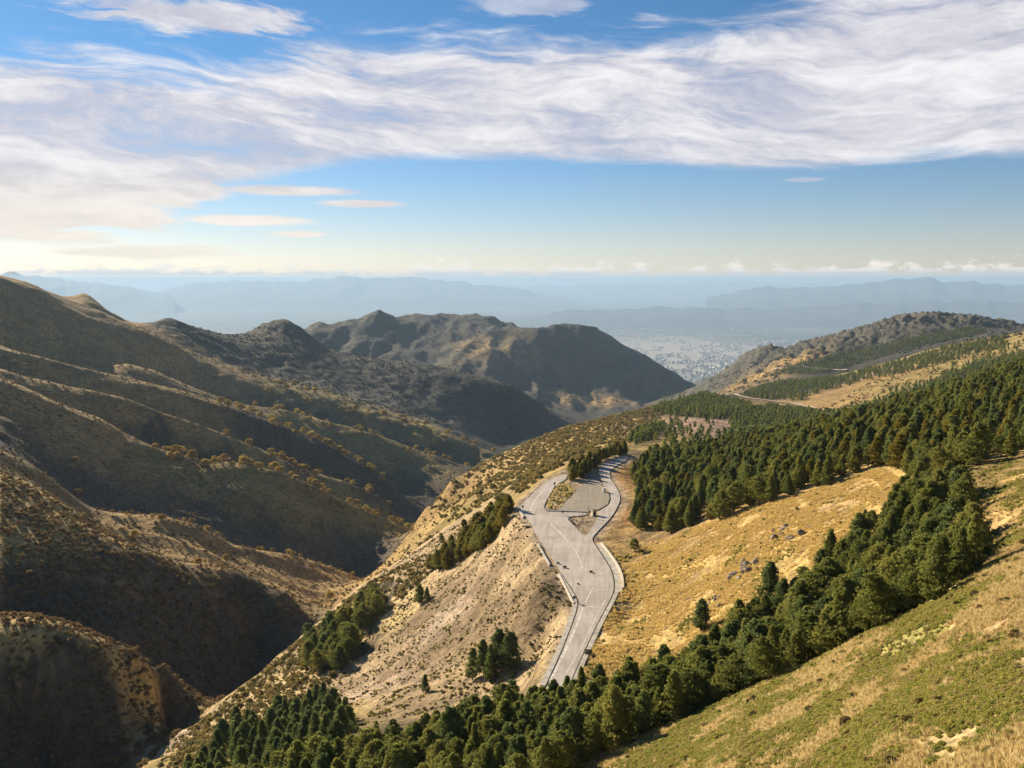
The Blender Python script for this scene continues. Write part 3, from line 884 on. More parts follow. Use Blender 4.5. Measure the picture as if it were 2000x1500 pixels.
def build_town():
    m, t, b = new_mat('town_walls', 0.9)
    g = t.new('ShaderNodeNewGeometry')
    n = t.noise(g.outputs['Position'], 1 / 90.0, 2, 0.5)
    t.l.new(t.mix(t.ss(n, 0.35, 0.65), (0.44, 0.39, 0.33), (0.30, 0.245, 0.20)), b.inputs['Base Color'])
    r = np.random.default_rng(5)
    it = []
    while len(it) < 3000:
        px, py = r.uniform(1180, 1560), r.triangular(640, 690, 752)
        if perlin(np.array(px / 38.0), np.array(py / 9.0), 8) + 0.25 * r.random() < 0.08:
            continue
        x, y = on_level(px, py, PLAINZ)
        it.append((x, y, PLAINZ - 60, r.uniform(14, 70), r.uniform(14, 40), 60 + r.choice([12, 16, 24, 36]), r.uniform(0, 3)))
    o = bpy.data.objects.new('town_buildings', boxes('town_buildings', it, m))
    COL.objects.link(o)
    tag(o, 'pale buildings of the distant town spread over the hazy plain', 'town', kind='stuff')


build_town()


def build_haze():
    me = boxes('haze', [(0, 92000, -1620, 470000, 240000, 1760, 0)], None)
    o = bpy.data.objects.new('haze', me); COL.objects.link(o)
    m = bpy.data.materials.new('haze'); m.use_nodes = True
    t = NT(m.node_tree); t.n.clear()
    out = t.new('ShaderNodeOutputMaterial')
    v = t.new('ShaderNodeVolumePrincipled')
    v.inputs['Color'].default_value = (0.43, 0.61, 0.82, 1)
    v.inputs['Density'].default_value = HAZE_DENSITY
    v.inputs['Anisotropy'].default_value = 0.15
    t.l.new(v.outputs[0], out.inputs['Volume'])
    me.materials.append(m)
    tag(o, 'blue haze thickening over the plain and the far mountains', 'haze', kind='stuff')


HAZE_DENSITY = 3.5e-5
build_haze()

# ------------------------------------------------------------------ road
def asphalt(name, base, dark, line=0.0):
    m, t, b = new_mat(name, 0.9)
    g = t.new('ShaderNodeNewGeometry')
    P = g.outputs['Position']
    sp = t.new('ShaderNodeSeparateXYZ'); t.l.new(P, sp.inputs[0])
    n1 = t.noise(P, 0.12, 5, 0.65)
    n2 = t.noise(P, 1.6, 4, 0.7)
    st = t.noise(t.vec(t.m('MULTIPLY', t.m('ADD', sp.outputs[0], t.m('MULTIPLY', sp.outputs[1], -0.1)), 0.9), t.m('MULTIPLY', sp.outputs[1], 0.05), 0.0), 1.0, 4, 0.6, 0.4)
    f = t.m('ADD', t.m('MULTIPLY', n1, 0.45), t.m('ADD', t.m('MULTIPLY', n2, 0.2), t.m('MULTIPLY', st, 0.45)))
    c = t.mix(t.ss(f, 0.43, 0.66), dark, base)
    # dark sealed cracks
    vor = t.new('ShaderNodeTexVoronoi', feature='DISTANCE_TO_EDGE')
    t.l.new(t.new('ShaderNodeVectorMath', operation='ADD').outputs[0], vor.inputs['Vector'])
    va = vor.inputs['Vector'].links[0].from_node
    t.l.new(P, va.inputs[0]); wn = t.new('ShaderNodeTexNoise'); t.l.new(P, wn.inputs['Vector']); wn.inputs['Scale'].default_value = 0.5
    t.l.new(wn.outputs['Color'], va.inputs[1])
    vor.inputs['Scale'].default_value = 0.14
    c = t.mix(t.ss(vor.outputs['Distance'], 0.008, 0.003, 0.0, 0.45), c, (0.16, 0.14, 0.12))
    t.l.new(c, b.inputs['Base Color'])
    bump(t, b, n2, 0.3, 0.03)
    return m


M['asphalt'] = asphalt('worn_asphalt', (0.53, 0.465, 0.395), (0.37, 0.325, 0.275))
M['lot'] = asphalt('gravel_surface', (0.35, 0.30, 0.22), (0.27, 0.235, 0.18))
M['marking'] = plain_mat('faded_road_paint', (0.62, 0.57, 0.50), 0.8, 0.35, 0.9)
M['tar'] = plain_mat('tar_joint', (0.09, 0.08, 0.075), 0.9, 0.3, 1.0)


def flat_poly(name, pts, z, mat, parent=None):
    import bmesh
    bm = bmesh.new()
    vs = [bm.verts.new((x, y, z)) for x, y in pts]
    f = bm.faces.new(vs)
    if f.normal.z < 0 or True:
        f.normal_update()
        if f.normal.z < 0: f.normal_flip()
    bmesh.ops.triangulate(bm, faces=[f])
    me = bpy.data.meshes.new(name); bm.to_mesh(me); bm.free()
    me.materials.append(mat)
    o = bpy.data.objects.new(name, me); COL.objects.link(o)
    if parent: o.parent = parent
    return o


def smooth_line(pts, it=2):
    pts = [np.array(p, float) for p in pts]
    for _ in range(it):
        q = [pts[0]]
        for a, b in zip(pts[:-1], pts[1:]):
            q += [a * 0.75 + b * 0.25, a * 0.25 + b * 0.75]
        q.append(pts[-1]); pts = q
    return pts


def ribbon(name, pix, o0, o1, z0, z1, mat, parent=None, smooth=2, world=None):
    """strip with a box section along a line on the road bench; offsets to the right of travel"""
    pts = smooth_line(world or [on_level(px, py, ROADZ) for px, py in pix], smooth)
    V, F = [], []
    for i, p in enumerate(pts):
        d = pts[min(i + 1, len(pts) - 1)] - pts[max(i - 1, 0)]
        d = d / np.linalg.norm(d); nrm = np.array((d[1], -d[0]))
        a, b = p + nrm * o0, p + nrm * o1
        V += [(*a, z0), (*a, z1), (*b, z1), (*b, z0)]
        if i:
            k = 4 * i
            for s in range(3):
                F.append((k - 4 + s, k - 3 + s, k + 1 + s, k + s))
    F += [(0, 3, 2, 1), (len(V) - 4, len(V) - 3, len(V) - 2, len(V) - 1)]
    return mesh_obj(name, V, F, mat, parent)


road_px = [(1046, 1385), (1076, 1325), (1092, 1284), (1112, 1238), (1131, 1184), (1129, 1167), (1098, 1122), (1075, 1086), (1059, 1062), (1043, 1038), (1037, 1022),
           (1023, 1006), (1014, 992), (1022, 982), (1047, 958), (1070, 938), (1090, 930), (1108, 924), (1108, 936), (1083, 948), (1076, 964), (1062, 986), (1064, 997),
           (1098, 1000), (1136, 1001), (1150, 1003), (1140, 1007), (1104, 1009), (1120, 1026), (1142, 1048), (1147, 1044), (1166, 1014), (1171, 996), (1190, 987), (1194, 972), (1191, 961), (1178, 947), (1171, 930),
           (1169, 918), (1176, 905), (1200, 894), (1224, 890), (1228, 897), (1203, 910), (1190, 921), (1192, 934), (1203, 950), (1213, 970), (1207, 990), (1191, 1014),
           (1171, 1034), (1155, 1051), (1161, 1063), (1171, 1077), (1181, 1092), (1194, 1114), (1199, 1136), (1198, 1156), (1190, 1174), (1170, 1210), (1146, 1260),
           (1126, 1304), (1108, 1345), (1090, 1390)]
def smooth_loop(pts, it=2):
    pts = [np.array(p, float) for p in pts]
    for _ in range(it):
        q = []
        for a, b in zip(pts, pts[1:] + pts[:1]):
            q += [a * 0.75 + b * 0.25, a * 0.25 + b * 0.75]
        pts = q
    return [tuple(p) for p in pts]


road = flat_poly('road', smooth_loop([on_level(px, py, ROADZ) for px, py in road_px]), ROADZ, M['asphalt'])
road['kind'] = 'structure'
lot = flat_poly('gravel_lot', [on_level(px, py, ROADZ) for px, py in [(1089, 997), (1106, 978), (1124, 960), (1138, 946), (1152, 934), (1168, 929), (1176, 947), (1188, 961), (1191, 973), (1187, 985), (1169, 995), (1150, 999)]], ROADZ - 0.012, M['lot'])
lot['kind'] = 'structure'
ZR = ROADZ
for pix, w in (([(1074, 1330), (1116, 1248), (1140, 1184)], 0.26), ([(1144, 1176), (1158, 1148)], 0.16), ([(1076, 1024), (1098, 1044), (1112, 1062)], 0.22),
               ([(1120, 1070), (1132, 1090), (1138, 1110)], 0.12), ([(1037, 999), (1037, 990), (1050, 970), (1072, 945)], 0.24),
               ([(1104, 1318), (1140, 1256), (1164, 1206), (1182, 1172)], 0.10), ([(1150, 1152), (1182, 1152)], 0.25), ([(1134, 1184), (1174, 1186)], 0.22),
               ([(1064, 1014), (1096, 1012), (1112, 1012)], 0.16), ([(1182, 1000), (1196, 982), (1203, 970), (1194, 950)], 0.10)):
    ribbon('road_marking', pix, -w, w, ZR + 0.004, ZR + 0.008, M['marking'], road)
# sunken joints between the carriageway and its concrete gutters
LE = [(1066, 1340), (1091, 1286), (1110, 1240), (1129, 1186), (1127, 1168), (1110, 1142), (1096, 1121)]
RE = [(1110, 1345), (1128, 1304), (1148, 1260), (1172, 1210), (1192, 1174), (1200, 1156), (1201, 1136), (1196, 1114), (1183, 1092), (1173, 1077), (1163, 1063)]
ribbon('gutter_joint', LE, -0.10, 0.12, ZR + 0.004, ZR + 0.010, M['tar'], road, 1)
ribbon('gutter_joint', RE, -0.12, 0.10, ZR + 0.004, ZR + 0.010, M['tar'], road, 1)
g1 = ribbon('gutter', LE, -1.25, -0.10, ZR - 0.5, ZR + 0.10, M['concrete'], None, 1); g1['kind'] = 'structure'
g2 = ribbon('gutter', RE[:6], 0.10, 1.1, ZR - 0.5, ZR + 0.10, M['concrete'], None, 1); g2['kind'] = 'structure'
g3 = ribbon('drainage_channel', RE[5:], 0.10, 2.1, ZR - 0.5, ZR + 0.06, M['concrete'], None, 1); g3['kind'] = 'structure'
tag(ribbon('channel_wall', [(1203, 1150), (1203, 1132), (1197, 1111), (1183, 1089), (1173, 1075), (1163, 1063)], 1.6, 2.1, ZR - 0.6, ZR + 0.5, M['whitewash'], None, 1),
    'pale curved wall of the drainage channel under the golden slope', 'wall')
tag(ribbon('retaining_wall', [(1119, 1180), (1107, 1156), (1096, 1133), (1090, 1122)], 0.0, 0.4, ZR - 2.0, ZR + 0.3, M['whitewash'], None, 1),
    'white retaining wall along the valley side of the road bend', 'wall')
tag(ribbon('edge_wall', [(1076, 1104), (1062, 1080), (1052, 1062)], -0.5, -0.1, ZR - 1.5, ZR + 0.35, M['concrete'], None, 1),
    'short concrete edge wall beside the widest part of the road', 'wall')
tag(ribbon('bend_wall', [(1023, 1010), (1016, 1000), (1010, 990)], -0.3, 0.3, ZR - 1.5, ZR + 0.4, M['concrete'], None, 1),
    'low pale barrier round the left tip of the hairpin', 'barrier')
tag(ribbon('lot_kerb', [(1066, 998.5), (1090, 999), (1120, 1000), (1148, 1001)], -0.5, -0.15, ZR - 0.3, ZR + 0.3, M['concrete'], None, 1),
    'long concrete kerb between the gravel lot and the junction', 'kerb')

# ------------------------------------------------------------------ plants: prototypes
def unit(v):
    return v / (np.linalg.norm(v, axis=-1, keepdims=True) + 1e-9)


def tufts(P, out, size, r, k=3, aspect=0.42):
    """k narrow leaf-shaped triangles at every point, fanning outwards"""
    n = len(P)
    V, F = [], []
    up = np.array((0, 0, 0.35))
    for j in range(k):
        nr = unit(unit(out + up) + r.normal(0, 0.48, (n, 3)))
        d = unit(np.cross(nr, r.normal(0, 1, (n, 3))))
        w = np.cross(nr, d)
        s = (size * r.uniform(0.7, 1.3, n))[:, None]
        a, b, c = P + w * s * aspect - d * s * 0.4, P - w * s * aspect - d * s * 0.4, P + d * s * 0.85
        base = 3 * n * j
        V.append(np.stack([a, b, c], 1).reshape(-1, 3))
        F.append(np.arange(3 * n).reshape(-1, 3) + base)
    return np.concatenate(V), np.concatenate(F)


def pine_crown(seed, n, size, rad=0.27, low=0.10, k=3, lean=0.0, ovoid=0.5):
    """crown of a unit-height pine: whorled branches with needle tufts, uneven outline; ovoid 0 cone to 1 egg"""
    r = np.random.default_rng(seed)
    P, O = [], []
    nb = int(n / 14)
    lob = r.uniform(0, 6.28, 5); lz = r.uniform(0.15, 0.95, 5); ls_ = r.uniform(-0.38, 0.34, 5)
    for i in range(nb):
        h = low + (0.98 - low) * (i + r.random()) / nb
        t = (h - low) / (1 - low)
        cone = (1 - t) ** 0.82 * (0.55 + 0.45 * min(1, t / 0.18))
        egg = max(0.0, 1 - ((t - 0.36) / 0.66) ** 2) ** 0.62 if t > 0.36 else max(0.0, 1 - ((t - 0.36) / 0.48) ** 2) ** 0.5
        a = r.uniform(0, 2 * np.pi)
        bulge = 1 + sum(q * math.exp(-((h - z) / 0.16) ** 2) * max(0, math.cos(a - b)) for b, z, q in zip(lob, lz, ls_))
        L = rad * (cone * (1 - ovoid) + egg * ovoid) * r.uniform(0.55, 1.15) * bulge + 0.015
        q = r.uniform(0.18, 1.0, 14) ** 0.6
        x, y = np.cos(a) * L * q, np.sin(a) * L * q
        side = r.normal(0, 0.18 * L + 0.008, 14)
        x, y = x - np.sin(a) * side, y + np.cos(a) * side
        z = h + L * 0.25 * q ** 2 - 0.03 * q + r.normal(0, 0.016, 14)
        P.append(np.stack([x + lean * z * z, y, z], 1))
        sd = side / (0.18 * L + 0.008) * 0.6
        O.append(np.stack([np.cos(a) - np.sin(a) * sd, np.sin(a) + np.cos(a) * sd, 0.6 * np.ones(14)], 1))
    P, O = np.concatenate(P), np.concatenate(O)
    return tufts(P, unit(O), size, r, k)


def dome_crown(seed, n, size, rx=0.5, rz=0.5, zc=0.5, k=3, lump=0.35):
    r = np.random.default_rng(seed)
    d = unit(r.normal(0, 1, (n, 3)))
    d[:, 2] = np.where(d[:, 2] < -0.35, -d[:, 2], d[:, 2])
    lumps = unit(r.normal(0, 1, (9, 3)))
    m = np.max(d @ lumps.T, axis=1)
    rad = (1 - lump + lump * sstep(m, 0.45, 0.95)) * r.uniform(0.55, 1.0, n) ** 0.4
    P = d * rad[:, None] * np.array((rx, rx, rz)) + np.array((0, 0, zc))
    return tufts(P, d, size, r, k, 0.5)


def tussock(seed, n=46):
    r = np.random.default_rng(seed)
    a = r.uniform(0, 2 * np.pi, n); t = r.uniform(0.1, 1.0, n)
    base = np.stack([np.cos(a) * 0.22 * t, np.sin(a) * 0.22 * t, np.zeros(n) - 0.08], 1)
    tip = base + np.stack([np.cos(a) * 0.5 * t, np.sin(a) * 0.5 * t, r.uniform(0.45, 1.0, n)], 1)
    w = np.stack([-np.sin(a), np.cos(a), np.zeros(n)], 1) * 0.07
    V = np.stack([base - w, base + w, tip], 1).reshape(-1, 3)
    return V, np.arange(3 * n).reshape(-1, 3)


def tube(path, radii, seg=6):
    V, F = [], []
    for i, (p, q) in enumerate(zip(path, radii)):
        for s in range(seg):
            a = 2 * math.pi * s / seg
            V.append((p[0] + q * math.cos(a), p[1] + q * math.sin(a), p[2]))
        if i:
            for s in range(seg):
                F.append(((i - 1) * seg + s, (i - 1) * seg + (s + 1) % seg, i * seg + (s + 1) % seg, i * seg + s))
    return V, F


def join(*parts):
    V, F, n = [], [], 0
    for v, f in parts:
        V += [tuple(map(float, p)) for p in v]; F += [tuple(int(i) + n for i in q) for q in f]; n += len(v)
    return V, F


def limb_tube(p, q, r0, r1, seg=5):
    """tapered tube between two arbitrary points"""
    p, q = np.array(p, float), np.array(q, float)
    d = unit(q - p)
    u = unit(np.cross(d, (0.3, 0.2, 1.0) if abs(d[2]) < 0.9 else (1, 0, 0)))
    w = np.cross(d, u)
    V, F = [], []
    for c, r in ((p, r0), (q, r1)):
        for s in range(seg):
            a = 2 * math.pi * s / seg
            V.append(tuple(c + r * (u * math.cos(a) + w * math.sin(a))))
    for s in range(seg):
        F.append((s, (s + 1) % seg, seg + (s + 1) % seg, seg + s))
    F.append(tuple(range(seg))[::-1]); F.append(tuple(range(seg, 2 * seg)))
    return V, F


def data(name, VF, mat, smooth=False):
    V, F = np.array(VF[0]), np.array(VF[1])
    return quad_mesh(name, V, F, mat, smooth)


def trunk_mesh(seed, top=0.9, r0=0.022, limbs=7, spread=0.16):
    r = np.random.default_rng(seed)
    parts = [tube([(0, 0, -0.12), (0, 0, 0.0), (0.006, 0.004, 0.4), (0, 0, top)], [r0 * 1.3, r0 * 1.1, r0 * 0.75, r0 * 0.15])]
    for i in range(limbs):
        h = 0.18 + 0.65 * i / limbs; a = r.uniform(0, 6.28)
        L = spread * (1 - h) * 1.3 + 0.03
        V, F = limb_tube((0, 0, h), (math.cos(a) * L, math.sin(a) * L, h + 0.06), r0 * 0.35, r0 * 0.08, 4)
        parts.append((V, [f for f in F if len(f) == 4]))
    V, F = join(*parts)
    return quad_mesh('trunk', np.array(V), np.array([f for f in F if len(f) == 4]), M['bark'])


PINE = []                                          # (crown, trunk) pairs
for i in range(8):
    mat = M['pine'] if i in (0, 1, 2, 5) else (M['pine_dark'] if i in (3, 4) else M['pine_yellow'])
    rad = (0.29, 0.33, 0.26, 0.31, 0.27, 0.36, 0.31, 0.28)[i]
    PINE.append((data('crown', pine_crown(20 + i, 2400, 0.034, rad, (0.06, 0.10, 0.05, 0.12, 0.08, 0.18, 0.04, 0.10)[i], 3, (0.05, -0.06, 0.0, 0.03, -0.04, 0.08, 0.0, -0.03)[i], (0.15, 0.38, 0.0, 0.25, 0.08, 0.6, 0.3, 0.1)[i]), mat), trunk_mesh(40 + i)))
OAK = [(data('crown', dome_crown(60 + i, 900, 0.055, 0.40, 0.40, 0.58, 3, 0.45), M['oak']), trunk_mesh(70 + i, 0.6, 0.03, 6, 0.3)) for i in range(3)]
AUT = [(data('crown', dome_crown(80 + i, 420, 0.075, 0.42, 0.44, 0.55, 3, 0.4), M['autumn']), trunk_mesh(90 + i, 0.6, 0.03, 4, 0.3)) for i in range(3)]


def proto_set(name, meshes):
    c = bpy.data.collections.new(name)
    for i, me in enumerate(meshes):
        o = bpy.data.objects.new('%s_%02d' % (name, i), me)
        c.objects.link(o)
    return c


def scatter(name, pts, scl, idx, coll, label, cat, mat_hint=None):
    """one object: thousands of plants on given ground points"""
    n = len(pts)
    me = bpy.data.meshes.new(name)
    me.vertices.add(n); me.vertices.foreach_set('co', np.asarray(pts, np.float32).ravel())
    a = me.attributes.new('size', 'FLOAT_VECTOR', 'POINT'); a.data.foreach_set('vector', np.asarray(scl, np.float32).ravel())
    a = me.attributes.new('which', 'INT', 'POINT'); a.data.foreach_set('value', np.asarray(idx, np.int32))
    rot = np.zeros((n, 3), np.float32); rot[:, 2] = rng.uniform(0, 6.28, n); rot[:, :2] = rng.normal(0, 0.05, (n, 2))
    a = me.attributes.new('turn', 'FLOAT_VECTOR', 'POINT'); a.data.foreach_set('vector', rot.ravel())
    o = bpy.data.objects.new(name, me); COL.objects.link(o)
    ng = bpy.data.node_groups.new(name, 'GeometryNodeTree')
    ng.interface.new_socket('Geometry', in_out='INPUT', socket_type='NodeSocketGeometry')
    ng.interface.new_socket('Geometry', in_out='OUTPUT', socket_type='NodeSocketGeometry')
    N, L = ng.nodes, ng.links
    gi, go = N.new('NodeGroupInput'), N.new('NodeGroupOutput')
    m2p = N.new('GeometryNodeMeshToPoints')
    iop = N.new('GeometryNodeInstanceOnPoints')
    ci = N.new('GeometryNodeCollectionInfo')
    ci.inputs[0].default_value = coll; ci.inputs[1].default_value = True; ci.inputs[2].default_value = True
    def attr(nm, ty):
        k = N.new('GeometryNodeInputNamedAttribute'); k.data_type = ty; k.inputs[0].default_value = nm
        return k.outputs[0]
    L.new(gi.outputs[0], m2p.inputs[0]); L.new(m2p.outputs[0], iop.inputs['Points'])
    L.new(ci.outputs[0], iop.inputs['Instance'])
    iop.inputs['Pick Instance'].default_value = True
    L.new(attr('which', 'INT'), iop.inputs['Instance Index'])
    e2r = N.new('FunctionNodeEulerToRotation')
    L.new(attr('turn', 'FLOAT_VECTOR'), e2r.inputs[0]); L.new(e2r.outputs[0], iop.inputs['Rotation'])
    L.new(attr('size', 'FLOAT_VECTOR'), iop.inputs['Scale'])
    L.new(iop.outputs[0], go.inputs[0])
    md = o.modifiers.new('scatter', 'NODES'); md.node_group = ng
    tag(o, label, cat, kind='stuff')
    return o


CELL = (YY ** 2)[:-1, :-1] * np.gradient(gl)[:-1, None] * (gb[1] - gb[0])


def sample(poly, n, power=1.0, vis=True, avoid_road=True, keepfn=None, seed=0, ymax=1e9):
    """n random ground points whose place in the photograph lies in the outline; power 1: even per square metre"""
    r = np.random.default_rng(seed + 100)
    msk = inside(PXg[:-1, :-1], PYg[:-1, :-1], poly)
    if vis: msk &= VIS[:-1, :-1]
    msk &= YY[:-1, :-1] < ymax
    if avoid_road: msk &= pd[:-1, :-1] > 0.6
    w = np.where(msk, CELL ** power, 0).ravel()
    if w.sum() == 0:
        return np.zeros((0, 3))
    k = r.choice(w.size, n, p=w / w.sum())
    i, j = np.unravel_index(k, msk.shape)
    l = gl[i] + (gl[i + 1] - gl[i]) * r.random(n); b = gb[j] + (gb[1] - gb[0]) * r.random(n)
    y = np.exp(l); x = b * y
    P = np.stack([x, y, height(x, y)], 1)
    if keepfn is not None: P = P[keepfn(P[:, 0], P[:, 1])]
    return P


def thin(P, d):
    """keep points at least d apart"""
    cell, out = {}, []
    for k, p in enumerate(P):
        dd = d if np.isscalar(d) else d[k]
        c = (int(p[0] // dd), int(p[1] // dd))
        if any(math.hypot(p[0] - q[0], p[1] - q[1]) < dd for i in (-1, 0, 1) for j in (-1, 0, 1) for q in cell.get((c[0] + i, c[1] + j), ())):
            continue
        cell.setdefault(c, []).append(p); out.append(p)
    return np.array(out).reshape(-1, 3)


def ground_at(px, py):
    d = (PXg - px) ** 2 + (PYg - py) ** 2 + np.where(VIS, 0, 1e6)
    i, j = np.unravel_index(np.argmin(d), d.shape)
    return np.array((XX[i, j], YY[i, j], ZZ[i, j]))


def plant(name, pair, p, h, wide, rz, label, cat, group=None):
    root = empty(name, tuple(p), rz)
    root.scale = (h * wide * random.uniform(0.85, 1.15), h * wide * random.uniform(0.85, 1.15), h)
    for nm, me in zip(('crown', 'trunk'), pair):
        o = bpy.data.objects.new(nm, me); COL.objects.link(o); o.parent = root
    return tag(root, label, cat, group)


# ------------------------------------------------------------------ pines
BAND = [(1890, 1000), (1905, 1115), (1850, 1165), (1700, 1236), (1500, 1332), (1250, 1442), (1130, 1505), (1000, 1660), (300, 1660), (330, 1560), (480, 1545),
        (600, 1520), (750, 1485), (900, 1440), (1000, 1412), (1100, 1385), (1250, 1358), (1400, 1286), (1480, 1230), (1550, 1172), (1640, 1100), (1700, 1058), (1765, 995), (1795, 955)]
FOREST = [(1228, 1040), (1300, 1047), (1400, 1017), (1550, 967), (1640, 942), (1720, 912), (1800, 945), (1860, 918), (2000, 888), (2120, 870), (2120, 680),
          (2000, 728), (1850, 772), (1700, 816), (1550, 851), (1400, 876), (1260, 900), (1235, 930), (1245, 985)]
clusters = [
    # outline, tries, spacing, height range, width, kinds, label, group
    (BAND, 9000, 2.35, (5.8, 8.8), 1.12, (0, 1, 2, 3, 5), 'tall green pine in the dense band along the gully below the road', 'pines of the gully band', False),
    ([(380, 1500), (450, 1440), (560, 1405), (620, 1385), (668, 1400), (690, 1440), (620, 1515), (480, 1545), (300, 1600)], 500, 4.4, (6, 9), 1.15, (3, 4), 'bluish dark pine in the thicket at the foot of the scree', 'dark pines at the foot of the scree', False),
    ([(592, 1292), (604, 1262), (650, 1240), (690, 1272), (668, 1312), (612, 1315)], 120, 4.2, (8, 11), 1.1, (1, 3, 5), 'broad pine in the isolated clump on the valley edge', 'pines of the clump on the valley edge', False),
    ([(640, 1243), (690, 1198), (732, 1176), (744, 1196), (705, 1238)], 150, 4.4, (7, 9.5), 1.1, (1, 5, 6), 'pine in the row leading up to the small pylon', 'pines by the small pylon', False),
    ([(910, 1327), (950, 1312), (992, 1302), (1000, 1325), (930, 1342)], 60, 3.4, (8, 10.5), 0.95, (3, 4, 1), 'dark pine in the tight clump in the middle of the scree slope', 'pines of the scree clump', False),
    ([(838, 1117), (880, 1078), (945, 1022), (985, 992), (995, 1006), (985, 1032), (955, 1066), (900, 1102), (862, 1117)], 900, 3.2, (6, 8.5), 1.2, (6, 7, 6, 1), 'yellowish pine in the row under the left tip of the hairpin', 'pines under the hairpin', False),
    ([(1106, 942), (1112, 928), (1150, 908), (1185, 896), (1220, 882), (1228, 888), (1190, 904), (1158, 918), (1125, 940)], 500, 2.9, (5.0, 7.0), 1.2, (6, 7, 1), 'small pine in the row on the far side of the gravel lot', 'pines behind the gravel lot', True),
    (FOREST, 10000, 3.2, (6.0, 8.8), 1.08, (0, 1, 2, 3, 4, 5, 6), 'pine at the near edge of the large forest above the road', 'pines at the near edge of the forest', False),
]
placed = []
for ci, (poly, tries, gap, hr, wide, kinds, label, group, road_ok) in enumerate(clusters):
    P = thin(sample(poly, tries, 1.0, vis=False, avoid_road=not road_ok, seed=ci, ymax=(260, 330, 360, 400, 280, 420, 480, 640)[ci]), gap)
    for p in P:
        if road_ok and poly_dist(np.array([p[0]]), np.array([p[1]]), [on_level(*q, ROADZ) for q in road_px])[0] < 0.8:
            continue
        h = random.uniform(*hr)
        if ci in (0, 7):
            h *= 0.72 + 0.43 * random.random() ** 0.8
        placed.append((float(np.hypot(p[0], p[1])) / h, p, h, wide * random.uniform(0.88, 1.2), random.choice(kinds), label, group))
print('pines', len(placed), [sum(1 for q in placed if q[5] == c[6]) for c in clusters])
singles = [((820, 1180), 7.5, 3, 'dark pine with a second crown standing alone above the scree slope'), ((830, 1352), 5.0, 4, 'small lone pine low on the pale scree'),
           ((1240, 1078), 4.2, 5, 'small bushy pine on the bank above the road bend'), ((1368, 1232), 7.0, 3, 'lone dark pine standing in front of the rocks on the golden slope'),
           ((1500, 1195), 10.0, 3, 'tall pointed pine standing out at the upper edge of the gully band'), ((846, 1108), 4.5, 7, 'low pine bush at the lower end of the yellowish row'),
           ((836, 1172), 5.0, 4, 'shorter dark pine close beside the lone pair on the scree'), ((1310, 1040), 8.0, 0, 'outlying pine on the grass just below the forest edge'),
           ((865, 1062), 4.0, 1, 'small pine at the very edge of the valley drop')]
for (px, py), h, k, lab in singles:
    plant('pine_tree', PINE[k], ground_at(px, py), h, 1.15, random.uniform(0, 6), lab, 'pine tree')
inframe = []
for q in placed:
    x, y, z = q[1]
    px, py = project(x, y, z + q[2] * 0.8)
    inframe.append(-40 < px < 2040 and -40 < py < 1540)
placed = [q for q, k in zip(placed, inframe) if k]
placed.sort(key=lambda q: q[0])
NIND = 290
LONE = ('pines of the clump on the valley edge', 'pines by the small pylon', 'pines of the scree clump')
placed.sort(key=lambda q: (q[6] not in LONE, q[0]))   # the free-standing clumps, then the largest in view
PLACES = [(560, 'at the lower left end of the gully band'), (760, 'in the lower left part of the gully band'), (940, 'in the gully band below the scree clump'), (1080, 'in the gully band just left of the road end'),
          (1200, 'in the gully band right below the road end'), (1330, 'in the gully band right of the road end'), (1460, 'in the middle of the gully band'), (1600, 'in the gully band below the rocky golden slope'),
          (1740, 'in the upper right part of the gully band'), (1820, 'near the top of the gully band'), (9999, 'at the top right end of the gully band')]


def pine_label(q):
    if 'gully band' not in q[6]:
        return q[5]
    x, y, z = q[1]
    px, py = project(x, y, z)
    size = 'short' if q[2] < 6.0 else ('tall' if q[2] > 7.6 else 'middling')
    look = ('slim ' if q[3] < 1.08 else ('broad ' if q[3] > 1.24 else ''))
    tone = {3: 'bluish', 4: 'bluish', 5: 'spreading green'}.get(q[4], 'green')
    where = next(w for lim, w in PLACES if px < lim)
    return '%s %s%s pine %s' % (size, look, tone, where)


for q in placed[:NIND]:
    q = q[:5] + (pine_label(q), q[6])
    plant('pine_tree', PINE[q[4]], q[1], q[2], q[3], random.uniform(0, 6), q[5], 'pine tree', q[6])
rest = placed[NIND:]


def merged_tree(pair, name):
    """crown and trunk in one prototype with both materials"""
    a, b = pair
    def arr(me):
        v = np.empty(len(me.vertices) * 3, np.float32); me.vertices.foreach_get('co', v)
        return v.reshape(-1, 3), [tuple(p.vertices) for p in me.polygons]
    va, fa = arr(a); vb, fb = arr(b)
    me = bpy.data.meshes.new(name)
    me.from_pydata([tuple(map(float, v)) for v in np.concatenate([va, vb])], [], fa + [tuple(i + len(va) for i in f) for f in fb])
    me.materials.append(a.materials[0]); me.materials.append(b.materials[0])
    me.polygons.foreach_set('material_index', [0] * len(fa) + [1] * len(fb))
    return me


